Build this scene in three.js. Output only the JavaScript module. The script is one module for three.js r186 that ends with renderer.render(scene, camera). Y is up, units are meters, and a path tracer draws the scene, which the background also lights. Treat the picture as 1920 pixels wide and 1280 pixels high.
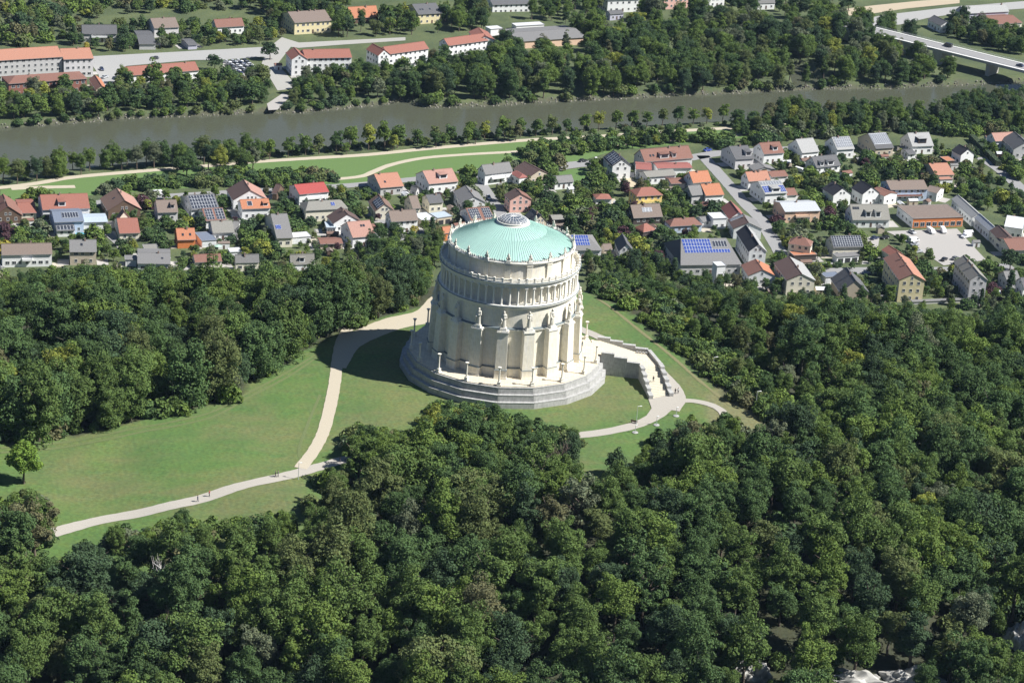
import * as THREE from 'three';
import { mergeGeometries, mergeVertices, toCreasedNormals } from 'three/addons/utils/BufferGeometryUtils.js';
import { MarchingCubes } from 'three/addons/objects/MarchingCubes.js';
import { createNoise2D, createNoise3D } from 'simplex-noise';

// ---------------------------------------------------------------- camera, sky, sun, exposure
const scene = new THREE.Scene();
const renderer = new THREE.WebGLRenderer({ antialias: true });
renderer.toneMapping = THREE.LinearToneMapping;
renderer.toneMappingExposure = 1.75;
renderer.shadowMap.enabled = true;

const FOCAL = 4690;                                            // focal length in photograph pixels (1920 wide)
const CAM = new THREE.Vector3(2.0216, 265.758, 647.634);
const FWD = new THREE.Vector3(0, -0.36959134, -0.92919441);
const RGT = new THREE.Vector3(0.99752393, 0.06534824, -0.02599256);
const UPV = new THREE.Vector3(-0.07032785, 0.92689366, -0.3686762);
const camera = new THREE.PerspectiveCamera(2 * Math.atan(640 / FOCAL) * 180 / Math.PI, 1920 / 1280, 1, 9000);
camera.position.copy(CAM); camera.up.copy(UPV); camera.lookAt(CAM.clone().add(FWD)); camera.updateMatrixWorld();

const SUN_EL = 46.5 * Math.PI / 180, SUN_AZ = 7 * Math.PI / 180;    // azimuth from +x (right) towards the camera
const SUN = new THREE.Vector3(Math.cos(SUN_EL) * Math.cos(SUN_AZ), Math.sin(SUN_EL), Math.cos(SUN_EL) * Math.sin(SUN_AZ));
{ // clear late-summer sky: deep blue overhead, paler towards the horizon and round the sun
  const w = 256, h = 128, d = new Float32Array(w * h * 4), v = new THREE.Vector3();
  for (let j = 0; j < h; j++) for (let i = 0; i < w; i++) {
    const el = ((j + 0.5) / h - 0.5) * Math.PI, az = ((i + 0.5) / w - 0.5) * 2 * Math.PI; v.set(Math.cos(el) * Math.cos(az), Math.sin(el), Math.cos(el) * Math.sin(az));
    const t = Math.pow(Math.max(0, 1 - Math.max(0, v.y)), 3), c = Math.max(0, v.dot(SUN)), glow = 0.10 * Math.pow(c, 10) + 0.35 * Math.pow(c, 80), k = (j * w + i) * 4;
    const low = v.y < 0 ? 0.36 : 0.72;
    d[k] = (0.046 + 0.125 * t + glow) * low; d[k + 1] = (0.092 + 0.145 * t + glow * 0.97) * low; d[k + 2] = (0.205 + 0.145 * t + glow * 0.92) * low; d[k + 3] = 1;
  }
  const t = new THREE.DataTexture(d, w, h, THREE.RGBAFormat, THREE.FloatType); t.mapping = THREE.EquirectangularReflectionMapping; t.magFilter = t.minFilter = THREE.LinearFilter; t.needsUpdate = true; scene.background = t; scene.environment = t;
}
const sun = new THREE.DirectionalLight(new THREE.Color(1.0, 0.98, 0.945), 5.0);
sun.position.copy(SUN).multiplyScalar(900).add(new THREE.Vector3(0, -40, -200)); sun.target.position.set(0, -40, -200);
sun.castShadow = true; sun.shadow.mapSize.set(4096, 4096);
Object.assign(sun.shadow.camera, { left: -700, right: 700, top: 700, bottom: -700, near: 10, far: 2400 });
scene.add(sun, sun.target);

scene.fog = new THREE.FogExp2(new THREE.Color(0.5, 0.72, 1.0), 0.00002);

// ---------------------------------------------------------------- helpers
function mulberry(seed) { return () => { seed = (seed + 0x6d2b79f5) | 0; let t = Math.imul(seed ^ (seed >>> 15), 1 | seed); t = (t + Math.imul(t ^ (t >>> 7), 61 | t)) ^ t; return ((t ^ (t >>> 14)) >>> 0) / 4294967296; }; }
const R0 = mulberry(7), N2 = createNoise2D(mulberry(11)), N3 = createNoise3D(mulberry(12));
const rnd = (a, b, r = R0) => a + (b - a) * r();
const clamp = (x, a = 0, b = 1) => Math.min(b, Math.max(a, x));
const smooth = (x) => { x = clamp(x); return x * x * (3 - 2 * x); };
const V3 = (x, y, z) => new THREE.Vector3(x, y, z);
const taken = new Map();
function numbered(name) { const n = taken.get(name) ?? 0; taken.set(name, n + 1); return n ? name + '_' + String(n).padStart(3, '0') : name; }
function ray(px, py) { return FWD.clone().addScaledVector(RGT, (px - 960) / FOCAL).addScaledVector(UPV, -(py - 640) / FOCAL); }
function gp(px, py, h) { const d = ray(px, py), t = (h - CAM.y) / d.y; return CAM.clone().addScaledVector(d, t); }          // the point at height h that the photograph shows at this pixel
function pr(p) { const v = p.clone().sub(CAM), z = v.dot(FWD); return [960 + FOCAL * v.dot(RGT) / z, 640 - FOCAL * v.dot(UPV) / z, z]; }
function inPoly(x, y, poly) { let c = false; for (let i = 0, j = poly.length - 1; i < poly.length; j = i++) { const [xi, yi] = poly[i], [xj, yj] = poly[j]; if ((yi > y) !== (yj > y) && x < (xj - xi) * (y - yi) / (yj - yi) + xi) c = !c; } return c; }
function lerpTable(t, x) { if (x <= t[0][0]) return t[0][1]; for (let i = 1; i < t.length; i++) if (x <= t[i][0]) { const [a, b] = t[i - 1], [c, d] = t[i]; return b + (d - b) * (x - a) / (c - a); } return t[t.length - 1][1]; }
function bx(w, h, d, x = 0, y = 0, z = 0, ry = 0) { const g = new THREE.BoxGeometry(w, h, d); if (ry) g.rotateY(ry); g.translate(x, y, z); return g; }
function merge(list) { const l = list.map((g) => { const n = g.index ? g.toNonIndexed() : g; for (const k of Object.keys(n.attributes)) if (!['position', 'normal', 'uv', 'color'].includes(k)) n.deleteAttribute(k); return n; }); const col = l.every((g) => g.attributes.color), uv = l.every((g) => g.attributes.uv); l.forEach((g) => { if (!col) g.deleteAttribute('color'); if (!uv) g.deleteAttribute('uv'); }); return mergeGeometries(l); }
function mesh(name, geo, mat, parent) { const m = new THREE.Mesh(geo, mat); m.name = parent ? name : numbered(name); m.castShadow = m.receiveShadow = true; (parent ?? scene).add(m); return m; }
function thing(name, label, category, pos, turn = 0, group) { const o = new THREE.Group(); o.name = numbered(name); o.position.copy(pos); o.rotation.y = turn; o.userData = { label, category }; if (group) o.userData.group = group; scene.add(o); return o; }
function tag(o, label, category, group) { o.userData = { label, category }; if (group) o.userData.group = group; return o; }
function struct(name, geo, mat) { const m = mesh(name, geo, mat); m.userData.kind = 'structure'; return m; }
function quads(list, uvScale = 1) {                              // [[a,b,c,d], ...] of Vector3 -> geometry with uv in metres along each face
  const P = [], U = [];
  for (const [a, b, c, d] of list) {
    const e1 = b.clone().sub(a).normalize(), nn = e1.clone().cross(d.clone().sub(a)).normalize(), e2 = nn.cross(e1);
    const uv = (p) => { const v = p.clone().sub(a); return [v.dot(e1) * uvScale, v.dot(e2) * uvScale]; };
    for (const p of [a, b, c, a, c, d]) { P.push(p.x, p.y, p.z); U.push(...uv(p)); }
  }
  const g = new THREE.BufferGeometry(); g.setAttribute('position', new THREE.Float32BufferAttribute(P, 3)); g.setAttribute('uv', new THREE.Float32BufferAttribute(U, 2)); g.computeVertexNormals(); return g;
}
function prism(poly, y0, y1) {                                   // closed upright prism over a polygon of [x, z] (any turn)
  const s = new THREE.Shape(poly.map(([x, z]) => new THREE.Vector2(x, -z))), g = new THREE.ExtrudeGeometry(s, { depth: y1 - y0, bevelEnabled: false }); g.rotateX(-Math.PI / 2); g.translate(0, y0, 0); return g;
}
function scaleUV(g, s) { const u = g.attributes.uv; for (let i = 0; i < u.count; i++) u.setXY(i, u.getX(i) * s, u.getY(i) * s); return g; }

// ---------------------------------------------------------------- textures and materials
function noiseTex(size, fn, srgb = false, rep = true) {          // fn(u, v) -> [r, g, b] 0..1, tileable through 4-D style wrapping by the caller
  const d = new Uint8Array(size * size * 4);
  for (let j = 0; j < size; j++) for (let i = 0; i < size; i++) { const c = fn(i / size, j / size), k = (j * size + i) * 4; d[k] = clamp(c[0]) * 255; d[k + 1] = clamp(c[1]) * 255; d[k + 2] = clamp(c[2]) * 255; d[k + 3] = 255; }
  const t = new THREE.DataTexture(d, size, size); t.magFilter = THREE.LinearFilter; t.minFilter = THREE.LinearMipmapLinearFilter; t.generateMipmaps = true; if (rep) t.wrapS = t.wrapT = THREE.RepeatWrapping; if (srgb) t.colorSpace = THREE.SRGBColorSpace; t.needsUpdate = true; return t;
}
const tileN = (u, v, f, s = 0) => {                              // tiling noise: cross-fade of shifted copies
  const a = N2(u * f + s, v * f), b = N2((u - 1) * f + s, v * f), c = N2(u * f + s, (v - 1) * f), d = N2((u - 1) * f + s, (v - 1) * f);
  return (a * (1 - u) + b * u) * (1 - v) + (c * (1 - u) + d * u) * v;
};
const tileA = (u, v, fu, fv, s = 0) => { const f = (a, b) => N2(a * fu + s, b * fv + s); return (f(u, v) * (1 - u) + f(u - 1, v) * u) * (1 - v) + (f(u, v - 1) * (1 - u) + f(u - 1, v - 1) * u) * v; };
const fbm = (u, v, f, s = 0) => 0.5 * tileN(u, v, f, s) + 0.27 * tileN(u, v, f * 2.1, s + 9) + 0.15 * tileN(u, v, f * 4.3, s + 21) + 0.08 * tileN(u, v, f * 9, s + 33);
const texGrass = noiseTex(512, (u, v) => { const n = fbm(u, v, 9), f = tileN(u, v, 60, 4), mow = tileA(u, v, 4, 34, 55), g = 0.82 + 0.40 * n + 0.18 * f + 0.14 * mow, y = tileN(u, v, 6, 50); return [g * (1 + 0.10 * y), g, g * (0.95 - 0.1 * y)]; });
const texStone = noiseTex(512, (u, v) => { const n = fbm(u, v, 6, 70), f = tileN(u, v, 40, 80), st = tileA(u, v, 26, 3, 90); const row = (v * 14) % 1, crs = row < 0.05 ? 0.9 : 1, yl = clamp(0.5 + 0.9 * tileA(u, v, 12, 1.5, 95)) * 0.10; const g = (0.86 + 0.13 * n + 0.05 * f + 0.09 * st) * crs; return [g, g * (0.995 - yl * 0.25), g * (0.99 - yl)]; });
const texWeather = noiseTex(512, (u, v) => { const n = fbm(u, v, 7, 110), st = tileA(u, v, 30, 3, 120), bl = tileN(u, v, 4, 130); const g = 0.80 + 0.22 * n + 0.17 * st + 0.10 * bl; return [g, g * 1.0, g * 1.0]; });
const texPlain = noiseTex(256, (u, v) => { const n = fbm(u, v, 5, 140), f = tileN(u, v, 40, 150); const g = 0.95 + 0.10 * n + 0.05 * f; return [g, g, g]; });
const texRoof = noiseTex(256, (u, v) => { const n = fbm(u, v, 6, 160), row = (v * 16) % 1, col = (u * 22) % 1; const g = (0.86 + 0.22 * n) * (row < 0.16 ? 0.72 : 1) * (col < 0.12 ? 0.88 : 1) + 0.08 * N2(Math.floor(u * 22) * 3.1, Math.floor(v * 16) * 2.7); return [g, g, g]; });
const texCopper = noiseTex(512, (u, v) => { const st = tileA(u, v, 70, 3, 200), st2 = tileA(u, v, 24, 2, 210), n = fbm(u, v, 6, 220); const g = 0.92 + 0.12 * st + 0.09 * st2 + 0.08 * n; return [g * (1 - 0.05 * st2), g, g * (1 - 0.01 * n)]; });
const texGravel = noiseTex(256, (u, v) => { const n = fbm(u, v, 5, 240), f = tileN(u, v, 70, 250); const g = 0.88 + 0.12 * n + 0.1 * f; return [g, g * 0.985, g * 0.95]; });
const texPaving = noiseTex(256, (u, v) => { const i = Math.floor(u * 8), j = Math.floor(v * 8), fx = (u * 8) % 1, fy = (v * 8) % 1, t = N2(i * 7.3, j * 5.1); const g = (0.9 + 0.1 * t + 0.06 * fbm(u, v, 8, 260)) * (fx < 0.05 || fy < 0.05 ? 0.75 : 1); return [g, g * 0.98, g * 0.94]; });
function mat(r, g, b, rough = 0.9, map = null, extra = {}) { const m = new THREE.MeshStandardMaterial({ color: new THREE.Color().setRGB(r, g, b), roughness: rough, ...extra }); if (map) m.map = map; return m; }
const lin = (hex, k = 1) => { const c = new THREE.Color(hex); return [c.r * k, c.g * k, c.b * k]; };
const repeatOf = (t, x, y) => { const c = t.clone(); c.repeat.set(x, y); c.needsUpdate = true; return c; };

const M = {
  drum: mat(0.81, 0.775, 0.68, 0.88, repeatOf(texStone, 0.11, 0.11)),
  trim: mat(0.80, 0.785, 0.73, 0.85, repeatOf(texStone, 0.2, 0.2)),
  statue: mat(0.72, 0.70, 0.64, 0.8, repeatOf(texStone, 0.4, 0.4)),
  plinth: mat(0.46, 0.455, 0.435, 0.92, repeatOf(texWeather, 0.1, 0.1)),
  paving: mat(0.66, 0.59, 0.47, 0.9, repeatOf(texPaving, 0.16, 0.16)),
  step: mat(0.62, 0.58, 0.48, 0.9, repeatOf(texStone, 0.3, 0.3)),
  copper: mat(0.345, 0.53, 0.465, 0.7, repeatOf(texCopper, 0.05, 0.05)),
  darkGrey: mat(0.14, 0.17, 0.18, 0.6),  // dark grey of the roof edge and the thin bands round the hall
  glassDome: mat(0.07, 0.09, 0.12, 0.12),
  dark: mat(0.03, 0.03, 0.035, 0.6),
  iron: mat(0.05, 0.05, 0.05, 0.5),
};
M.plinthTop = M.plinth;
// ---------------------------------------------------------------- the ground
const TOWN = -100;
const bankTable = (list) => list.map(([x, y]) => { const p = gp(x, y, -101.5); return [p.x, p.z]; }).sort((a, b) => a[0] - b[0]);
const NEAR_BANK = bankTable([[-600, 392], [-100, 346], [0, 334], [120, 320], [300, 303], [480, 292], [640, 276], [800, 264], [960, 252], [1130, 242], [1300, 232], [1400, 227], [1520, 223], [1640, 217], [1700, 221], [1800, 206], [1920, 196], [2300, 160]]);
const FAR_BANK = bankTable([[-600, 275], [-100, 243], [0, 237], [120, 228], [240, 218], [420, 212], [480, 207], [560, 208], [640, 200], [740, 190], [760, 186], [800, 198], [900, 195], [1000, 190], [1060, 186], [1280, 176], [1440, 168], [1540, 163], [1660, 163], [1740, 158], [1830, 155], [1920, 150], [2300, 120]]);
const INLET = [[1335, 117], [1400, 112], [1480, 114], [1530, 128], [1545, 165], [1490, 168], [1480, 134], [1380, 130], [1340, 127]].map(([x, y]) => { const p = gp(x, y, -101.5); return [p.x, p.z]; });
const CREST = [[-400, 14], [-145, 8], [-117, -5], [-71, -20], [-34, -44], [-18, -50], [23, -54], [55, -46], [86, -40], [117, -48], [150, -60], [260, -80]];
function H(x, z) {
  const w = 0.9 * N2(x * 0.012, z * 0.012) + 0.35 * N2(x * 0.04 + 9, z * 0.04);
  let h = 0;
  h -= 125 * smooth((lerpTable(CREST, x) - z) / 215);
  h -= 50 * smooth((z - 92) / 190);
  h -= 34 * smooth((x - 66) / 190) + 14 * smooth((-x - 150) / 200);
  const near = Math.hypot(x, z), cap = TOWN;
  h += w * smooth((near - 58) / 50) * 1.3 * smooth((z + 160) / 120);
  h = Math.max(h, cap);
  if (z < -380) {
    const zn = lerpTable(NEAR_BANK, x), zf = lerpTable(FAR_BANK, x);
    const d = Math.min(zn - z, z - zf);
    if (d > -3) h = cap - 5 * smooth((d + 3) / 8);
    else if (inPoly(x, z, INLET)) h = cap - 4;
    else if (z < zf && z < -700) h = cap + 9 * smooth((-z - 700 - 30) / 160) * smooth((60 - x) / 160);
  }
  return h;
}
function gpH(px, py) { const d = ray(px, py).normalize(); let t = 380; for (let i = 0; i < 4000; i++) { const y = CAM.y + d.y * t, g = H(CAM.x + d.x * t, CAM.z + d.z * t); if (y <= g + 0.02) break; t += Math.max(0.05, (y - g) * 0.7); } return CAM.clone().addScaledVector(d, t); }

const MEADOW = [[-200, 832], [0, 828], [60, 828], [130, 818], [200, 805], [260, 788], [330, 778], [380, 765], [420, 750], [445, 745], [470, 715], [500, 705], [530, 690], [545, 670], [600, 640], [640, 622], [700, 600], [760, 582], [800, 570], [830, 540], [1095, 545], [1150, 567], [1180, 580], [1200, 605], [1240, 640], [1290, 672], [1315, 700], [1340, 725], [1395, 760], [1432, 792], [1420, 806], [1365, 830], [1300, 870], [1200, 960], [1090, 960], [1000, 900], [800, 900], [700, 960], [620, 1010], [500, 1050], [300, 1090], [100, 1130], [-200, 1150]];
{
  const xs = [], zs = [];
  for (let x = -4000; x < -420; x += 300) xs.push(x); for (let x = -420; x < -200; x += 10) xs.push(x); for (let x = -200; x < 240; x += 2.5) xs.push(x); for (let x = 240; x < 460; x += 10) xs.push(x); for (let x = 460; x <= 4100; x += 300) xs.push(x);
  for (let z = -6000; z < -960; z += 300) zs.push(z); for (let z = -960; z < -690; z += 6) zs.push(z); for (let z = -690; z < -420; z += 2.5) zs.push(z); for (let z = -420; z < -120; z += 5) zs.push(z); for (let z = -120; z < 210; z += 2.5) zs.push(z); for (let z = 210; z <= 700; z += 60) zs.push(z);
  const P = [], C = [], U = [], I = [], nx = xs.length, nz = zs.length;
  for (const z of zs) for (const x of xs) {
    const h = H(x, z); P.push(x, h, z); U.push(x / 14, z / 14);
    const n = N2(x * 0.03, z * 0.03) * 0.5 + N2(x * 0.11 + 4, z * 0.11) * 0.35;
    let c;
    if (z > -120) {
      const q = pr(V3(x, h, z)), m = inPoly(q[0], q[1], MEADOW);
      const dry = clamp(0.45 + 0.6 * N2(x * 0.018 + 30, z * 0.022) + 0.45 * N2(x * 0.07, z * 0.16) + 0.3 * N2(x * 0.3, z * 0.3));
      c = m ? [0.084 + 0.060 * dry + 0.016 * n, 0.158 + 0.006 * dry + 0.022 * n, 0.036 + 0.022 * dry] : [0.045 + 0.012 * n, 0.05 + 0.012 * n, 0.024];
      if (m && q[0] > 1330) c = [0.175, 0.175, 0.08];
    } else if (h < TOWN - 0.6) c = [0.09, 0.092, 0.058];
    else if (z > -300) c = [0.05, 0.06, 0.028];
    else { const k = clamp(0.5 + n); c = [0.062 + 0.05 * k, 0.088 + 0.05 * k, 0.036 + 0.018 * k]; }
    C.push(...c);
  }
  for (let j = 0; j + 1 < nz; j++) for (let i = 0; i + 1 < nx; i++) { const a = j * nx + i, b = a + 1, c = a + nx, d = c + 1; I.push(a, c, b, b, c, d); }
  const g = new THREE.BufferGeometry(); g.setAttribute('position', new THREE.Float32BufferAttribute(P, 3)); g.setAttribute('color', new THREE.Float32BufferAttribute(C, 3)); g.setAttribute('uv', new THREE.Float32BufferAttribute(U, 2)); g.setIndex(I); g.computeVertexNormals();
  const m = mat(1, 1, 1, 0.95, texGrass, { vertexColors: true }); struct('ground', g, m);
}
// water
{
  const g = new THREE.PlaneGeometry(2400, 420, 1, 1); g.rotateX(-Math.PI / 2); g.translate(0, -102.3, -590);
  const bump = noiseTex(256, (u, v) => { const n = 0.5 + 0.3 * fbm(u, v, 8, 300) + 0.2 * tileN(u, v, 30, 310); return [n, n, n]; });
  const w = new THREE.MeshPhysicalMaterial({ color: new THREE.Color().setRGB(0.074, 0.079, 0.054), roughness: 0.15, ior: 1.33, bumpMap: repeatOf(bump, 160, 28), bumpScale: 0.03 });
  struct('river', g, w);
}
// ribbons and patches that lie on the ground
function ribbon(name, pts, width, material, lift = 0.07, town = false) {
  const W = pts.map(([x, y]) => town ? gp(x, y, TOWN) : gpH(x, y));
  const curve = new THREE.CatmullRomCurve3(W.map((p) => V3(p.x, 0, p.z)), false, 'centripetal'), len = curve.getLength(), n = Math.max(4, Math.round(len / 1.5));
  const P = [], U = [], I = [];
  for (let i = 0; i <= n; i++) {
    const p = curve.getPointAt(i / n), t = curve.getTangentAt(i / n), s = V3(-t.z, 0, t.x).normalize();
    const wl = Array.isArray(width) ? lerpTable(width, i / n) : width, ed = 0.12 * N2(i * 0.7, pts[0][0]);
    for (let k = 0; k <= 4; k++) { const o = (k / 4 - 0.5) * wl + (k === 0 ? -ed : k === 4 ? ed : 0), x = p.x + s.x * o, z = p.z + s.z * o; P.push(x, H(x, z) + lift, z); U.push(x / 4, z / 4); }
    if (i < n) for (let k = 0; k < 4; k++) { const a = i * 5 + k; I.push(a, a + 1, a + 5, a + 1, a + 6, a + 5); }
  }
  const g = new THREE.BufferGeometry(); g.setAttribute('position', new THREE.Float32BufferAttribute(P, 3)); g.setAttribute('uv', new THREE.Float32BufferAttribute(U, 2)); g.setIndex(I); g.computeVertexNormals(); if (g.attributes.normal.getY(0) < 0) { for (let i = 0; i < I.length; i += 3) { const t = I[i]; I[i] = I[i + 1]; I[i + 1] = t; } g.setIndex(I); g.computeVertexNormals(); }
  return struct(name, g, material);
}
function patch(name, pts, material, lift = 0.05, town = true, y = null) {
  const W = pts.map(([px, py]) => { const p = town ? gp(px, py, TOWN) : gpH(px, py); return [p.x, p.z]; });
  const s = new THREE.Shape(W.map(([x, z]) => new THREE.Vector2(x, -z))), g = new THREE.ShapeGeometry(s); g.rotateX(-Math.PI / 2);
  const p = g.attributes.position, u = g.attributes.uv; for (let i = 0; i < p.count; i++) { p.setY(i, y ?? (town ? TOWN : H(p.getX(i), p.getZ(i))) + lift); u.setXY(i, p.getX(i) / 5, p.getZ(i) / 5); }
  g.computeVertexNormals(); return struct(name, g, material);
}
const mPath = mat(0.47, 0.42, 0.33, 0.95, texGravel), mPathGrey = mat(0.40, 0.375, 0.335, 0.95, texGravel), mAsphalt = mat(0.26, 0.255, 0.25, 0.92, texPlain), mYard = mat(0.36, 0.34, 0.315, 0.93, texPlain), mLawn = mat(0.105, 0.19, 0.05, 0.95, texGrass), mRiverGrass = mat(0.115, 0.195, 0.055, 0.95, texGrass);
ribbon('gravel_path', [[655, 612], [640, 640], [632, 680], [627, 720], [617, 770], [604, 815], [588, 845], [563, 878]], 3.3, mPath, 0.11);
ribbon('gravel_path', [[835, 560], [800, 592], [740, 606], [690, 625], [655, 645], [640, 690]], [[0, 9], [0.3, 9], [0.7, 7.5], [1, 2.5]], mPath, 0.08);
ribbon('paved_path', [[60, 1012], [122, 992], [200, 973], [300, 953], [400, 928], [500, 900], [560, 886], [610, 872], [660, 858], [740, 846], [860, 830], [1000, 822], [1105, 814], [1150, 807], [1195, 796], [1230, 780], [1250, 765]], 3.7, mPathGrey, 0.09);
patch('paved_forecourt', [[1216, 749], [1258, 741], [1272, 735], [1280, 748], [1262, 764], [1240, 778], [1212, 794], [1196, 798], [1190, 792], [1212, 780], [1222, 766]], mPathGrey, 0.15, false);
ribbon('paved_path', [[1062, 606], [1100, 622], [1160, 648], [1205, 668], [1240, 700], [1262, 728], [1268, 748], [1254, 768]], [[0, 3.4], [0.6, 3.6], [0.8, 5], [1, 6]], mPathGrey, 0.12);
ribbon('paved_path', [[1262, 752], [1300, 752], [1335, 760], [1355, 772], [1360, 784]], 2.6, mPathGrey, 0.13);
const mWorn = mat(0.135, 0.17, 0.062, 0.95, texGrass);
for (const o of [0, 9]) ribbon('worn_track', [[0, 840 + o], [130, 828 + o], [260, 802 + o], [380, 778 + o], [470, 734 + o], [545, 694 + o], [600, 660 + o * 0.6]], 0.9, mWorn, 0.06);
ribbon('worn_track', [[570, 872], [560, 850], [575, 800], [600, 740]], 0.8, mWorn, 0.06);
ribbon('worn_track', [[1120, 560], [1190, 612], [1260, 668], [1310, 712], [1370, 760]], 1.1, mat(0.2, 0.19, 0.09, 0.95, texGrass), 0.06);
// the riverside meadow, its paths and the streets of the town
patch('riverside_meadow', [[0, 356], [140, 334], [300, 320], [480, 305], [600, 297], [800, 281], [1000, 264], [1250, 249], [1400, 241], [1500, 236], [1500, 250], [1400, 258], [1300, 268], [1150, 283], [1080, 305], [960, 300], [880, 322], [780, 337], [690, 345], [620, 345], [480, 345], [300, 356], [150, 368], [0, 378]], mRiverGrass, 0.05);
patch('lawn', [[1040, 322], [1095, 314], [1110, 335], [1095, 350], [1070, 345], [1045, 340]], mLawn, 0.06);
patch('lawn', [[1490, 497], [1560, 492], [1570, 502], [1495, 505]], mLawn, 0.06);
ribbon('riverside_path', [[-60, 358], [60, 345], [132, 333], [240, 323], [300, 318], [400, 310], [470, 304], [580, 297], [690, 290], [790, 280], [900, 270], [1000, 262], [1100, 257], [1250, 247], [1370, 240], [1500, 232]], 4.2, mPath, 0.1, true);
ribbon('riverside_path', [[560, 340], [640, 335], [680, 330], [700, 322], [730, 310], [790, 297], [870, 290], [960, 285], [1080, 277], [1260, 264], [1350, 257], [1450, 246], [1500, 241]], 3.4, mPath, 0.11, true);
ribbon('riverside_path', [[20, 354], [60, 352], [140, 350]], 4, mPath, 0.12, true);
for (const [pts, w] of [
  [[[150, 384], [230, 375], [300, 369], [410, 362], [530, 355], [640, 349], [740, 340], [860, 326], [900, 319]], 6], [[[886, 320], [905, 350], [925, 380], [945, 410], [960, 440]], 6], [[[1020, 322], [1040, 315], [1085, 308], [1130, 306]], 9], [[[1290, 297], [1330, 290], [1352, 287], [1470, 280], [1540, 277]], 8],
  [[[1318, 292], [1345, 322], [1370, 350], [1400, 385], [1425, 410], [1450, 450], [1475, 490], [1500, 512]], 6.5], [[[1490, 514], [1560, 509], [1660, 507], [1740, 507], [1800, 506], [1900, 500]], 8], [[[1840, 295], [1880, 322], [1930, 368]], 7], [[[640, 385], [700, 405], [745, 432], [760, 450]], 4], [[[415, 372], [440, 400], [470, 425]], 4], [[[200, 436], [225, 460], [235, 478]], 4],
]) ribbon('street', pts, w, mAsphalt, 0.14, true);
patch('asphalt_yard', [[1662, 434], [1795, 429], [1850, 488], [1770, 498], [1690, 447]], mYard, 0.16);
patch('paved_yard', [[1618, 445], [1650, 444], [1645, 474], [1625, 472]], mYard, 0.16);
patch('paved_yard', [[1163, 334], [1185, 334], [1200, 350], [1172, 352]], mat(0.5, 0.43, 0.31, 0.95, texPaving), 0.16);
patch('road', [[168, 106], [320, 98], [500, 88], [505, 106], [420, 112], [360, 113], [236, 124], [205, 165], [190, 172], [184, 140], [172, 122]], mat(0.33, 0.325, 0.31, 0.93, texPlain), 0.16);
patch('road', [[1600, 40], [1660, 28], [1780, 14], [1925, 2], [1925, 16], [1800, 25], [1740, 34], [1690, 46], [1640, 52], [1605, 50]], mat(0.33, 0.325, 0.31, 0.93, texPlain), 0.16);
patch('car_park', [[418, 116], [462, 111], [490, 138], [470, 146], [436, 146], [415, 135]], mYard, 0.17);
patch('road', [[500, 92], [528, 70], [560, 80], [640, 76], [760, 70], [760, 76], [640, 84], [560, 90], [545, 88], [520, 120], [560, 165], [520, 170], [490, 120]], mat(0.34, 0.33, 0.3, 0.93, texPlain), 0.12);
patch('boat_ramp', [[500, 195], [530, 175], [545, 180], [520, 206], [503, 207]], mYard, 0.18);
patch('sandy_bank', [[1560, 20], [1640, 10], [1720, 2], [1800, -4], [1800, 6], [1700, 16], [1620, 28], [1575, 30]], mat(0.45, 0.38, 0.28, 0.95, texGravel), 0.1);
// ---------------------------------------------------------------- the rotunda on the hill
const PH = -1.56 * Math.PI / 180, STEP = Math.PI / 9;                     // direction of the first buttress, 18 in all
const polar = (r, a, y = 0) => V3(r * Math.sin(a), y, r * Math.cos(a));
const rotunda = thing('rotunda_hall', 'cream round hall with buttresses, statues, colonnade and green copper roof on the hilltop', 'monument', V3(0, 0, 0));
function lathe(profile, seg = 108, uvm = 1) { const g = new THREE.LatheGeometry(profile.map(([r, y]) => new THREE.Vector2(r, y)), seg); const p = g.attributes.position, u = g.attributes.uv; for (let i = 0; i < p.count; i++) u.setXY(i, u.getX(i) * 120 * uvm, p.getY(i) * uvm); return toCreasedNormals(g, 0.6); }
function ringPoly(r0, r1, y0, y1, n, a0) {                               // a ring with n flat sides
  const L = []; for (let i = 0; i < n; i++) { const a = a0 + i * 2 * Math.PI / n, b = a + 2 * Math.PI / n; const o0 = polar(r1, a, y0), o1 = polar(r1, b, y0), o2 = polar(r1, b, y1), o3 = polar(r1, a, y1), i2 = polar(r0, b, y1), i3 = polar(r0, a, y1); L.push([o0, o1, o2, o3], [o3, o2, i2, i3]); }
  return quads(L);
}
// stepped base
const terrace = thing('stepped_terrace', 'weathered grey eighteen-sided stone terrace in three steps under the round hall', 'terrace', V3(0, 0, 0));
for (const [i, r, y0, y1] of [[0, 29.1, -1.2, 1.75], [1, 28.15, 1.75, 3.55], [2, 27.2, 3.55, 5.35]]) {
  for (let k = 0; k < 18; k++) {                                        // each flat side of a tier is a block of its own
    const a = PH + k * STEP, b = a + STEP, e = 0.0006;
    const A = polar(r, a + e), B = polar(r, b - e), c = polar(r - 2.2, b - e), d = polar(r - 2.2, a + e), at = (p, y) => V3(p.x, y, p.z);
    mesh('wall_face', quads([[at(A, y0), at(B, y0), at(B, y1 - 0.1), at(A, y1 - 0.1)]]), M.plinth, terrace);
    const A2 = polar(r + 0.07, a + e), B2 = polar(r + 0.07, b - e);
    mesh('coping_stone', quads([[at(A2, y1 - 0.1), at(B2, y1 - 0.1), at(B2, y1), at(A2, y1)], [at(A2, y1), at(B2, y1), at(c, y1), at(d, y1)], [at(A, y1 - 0.1), at(B, y1 - 0.1), at(B2, y1 - 0.1), at(A2, y1 - 0.1)]]), M.plinthTop, terrace);
  }
}
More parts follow.
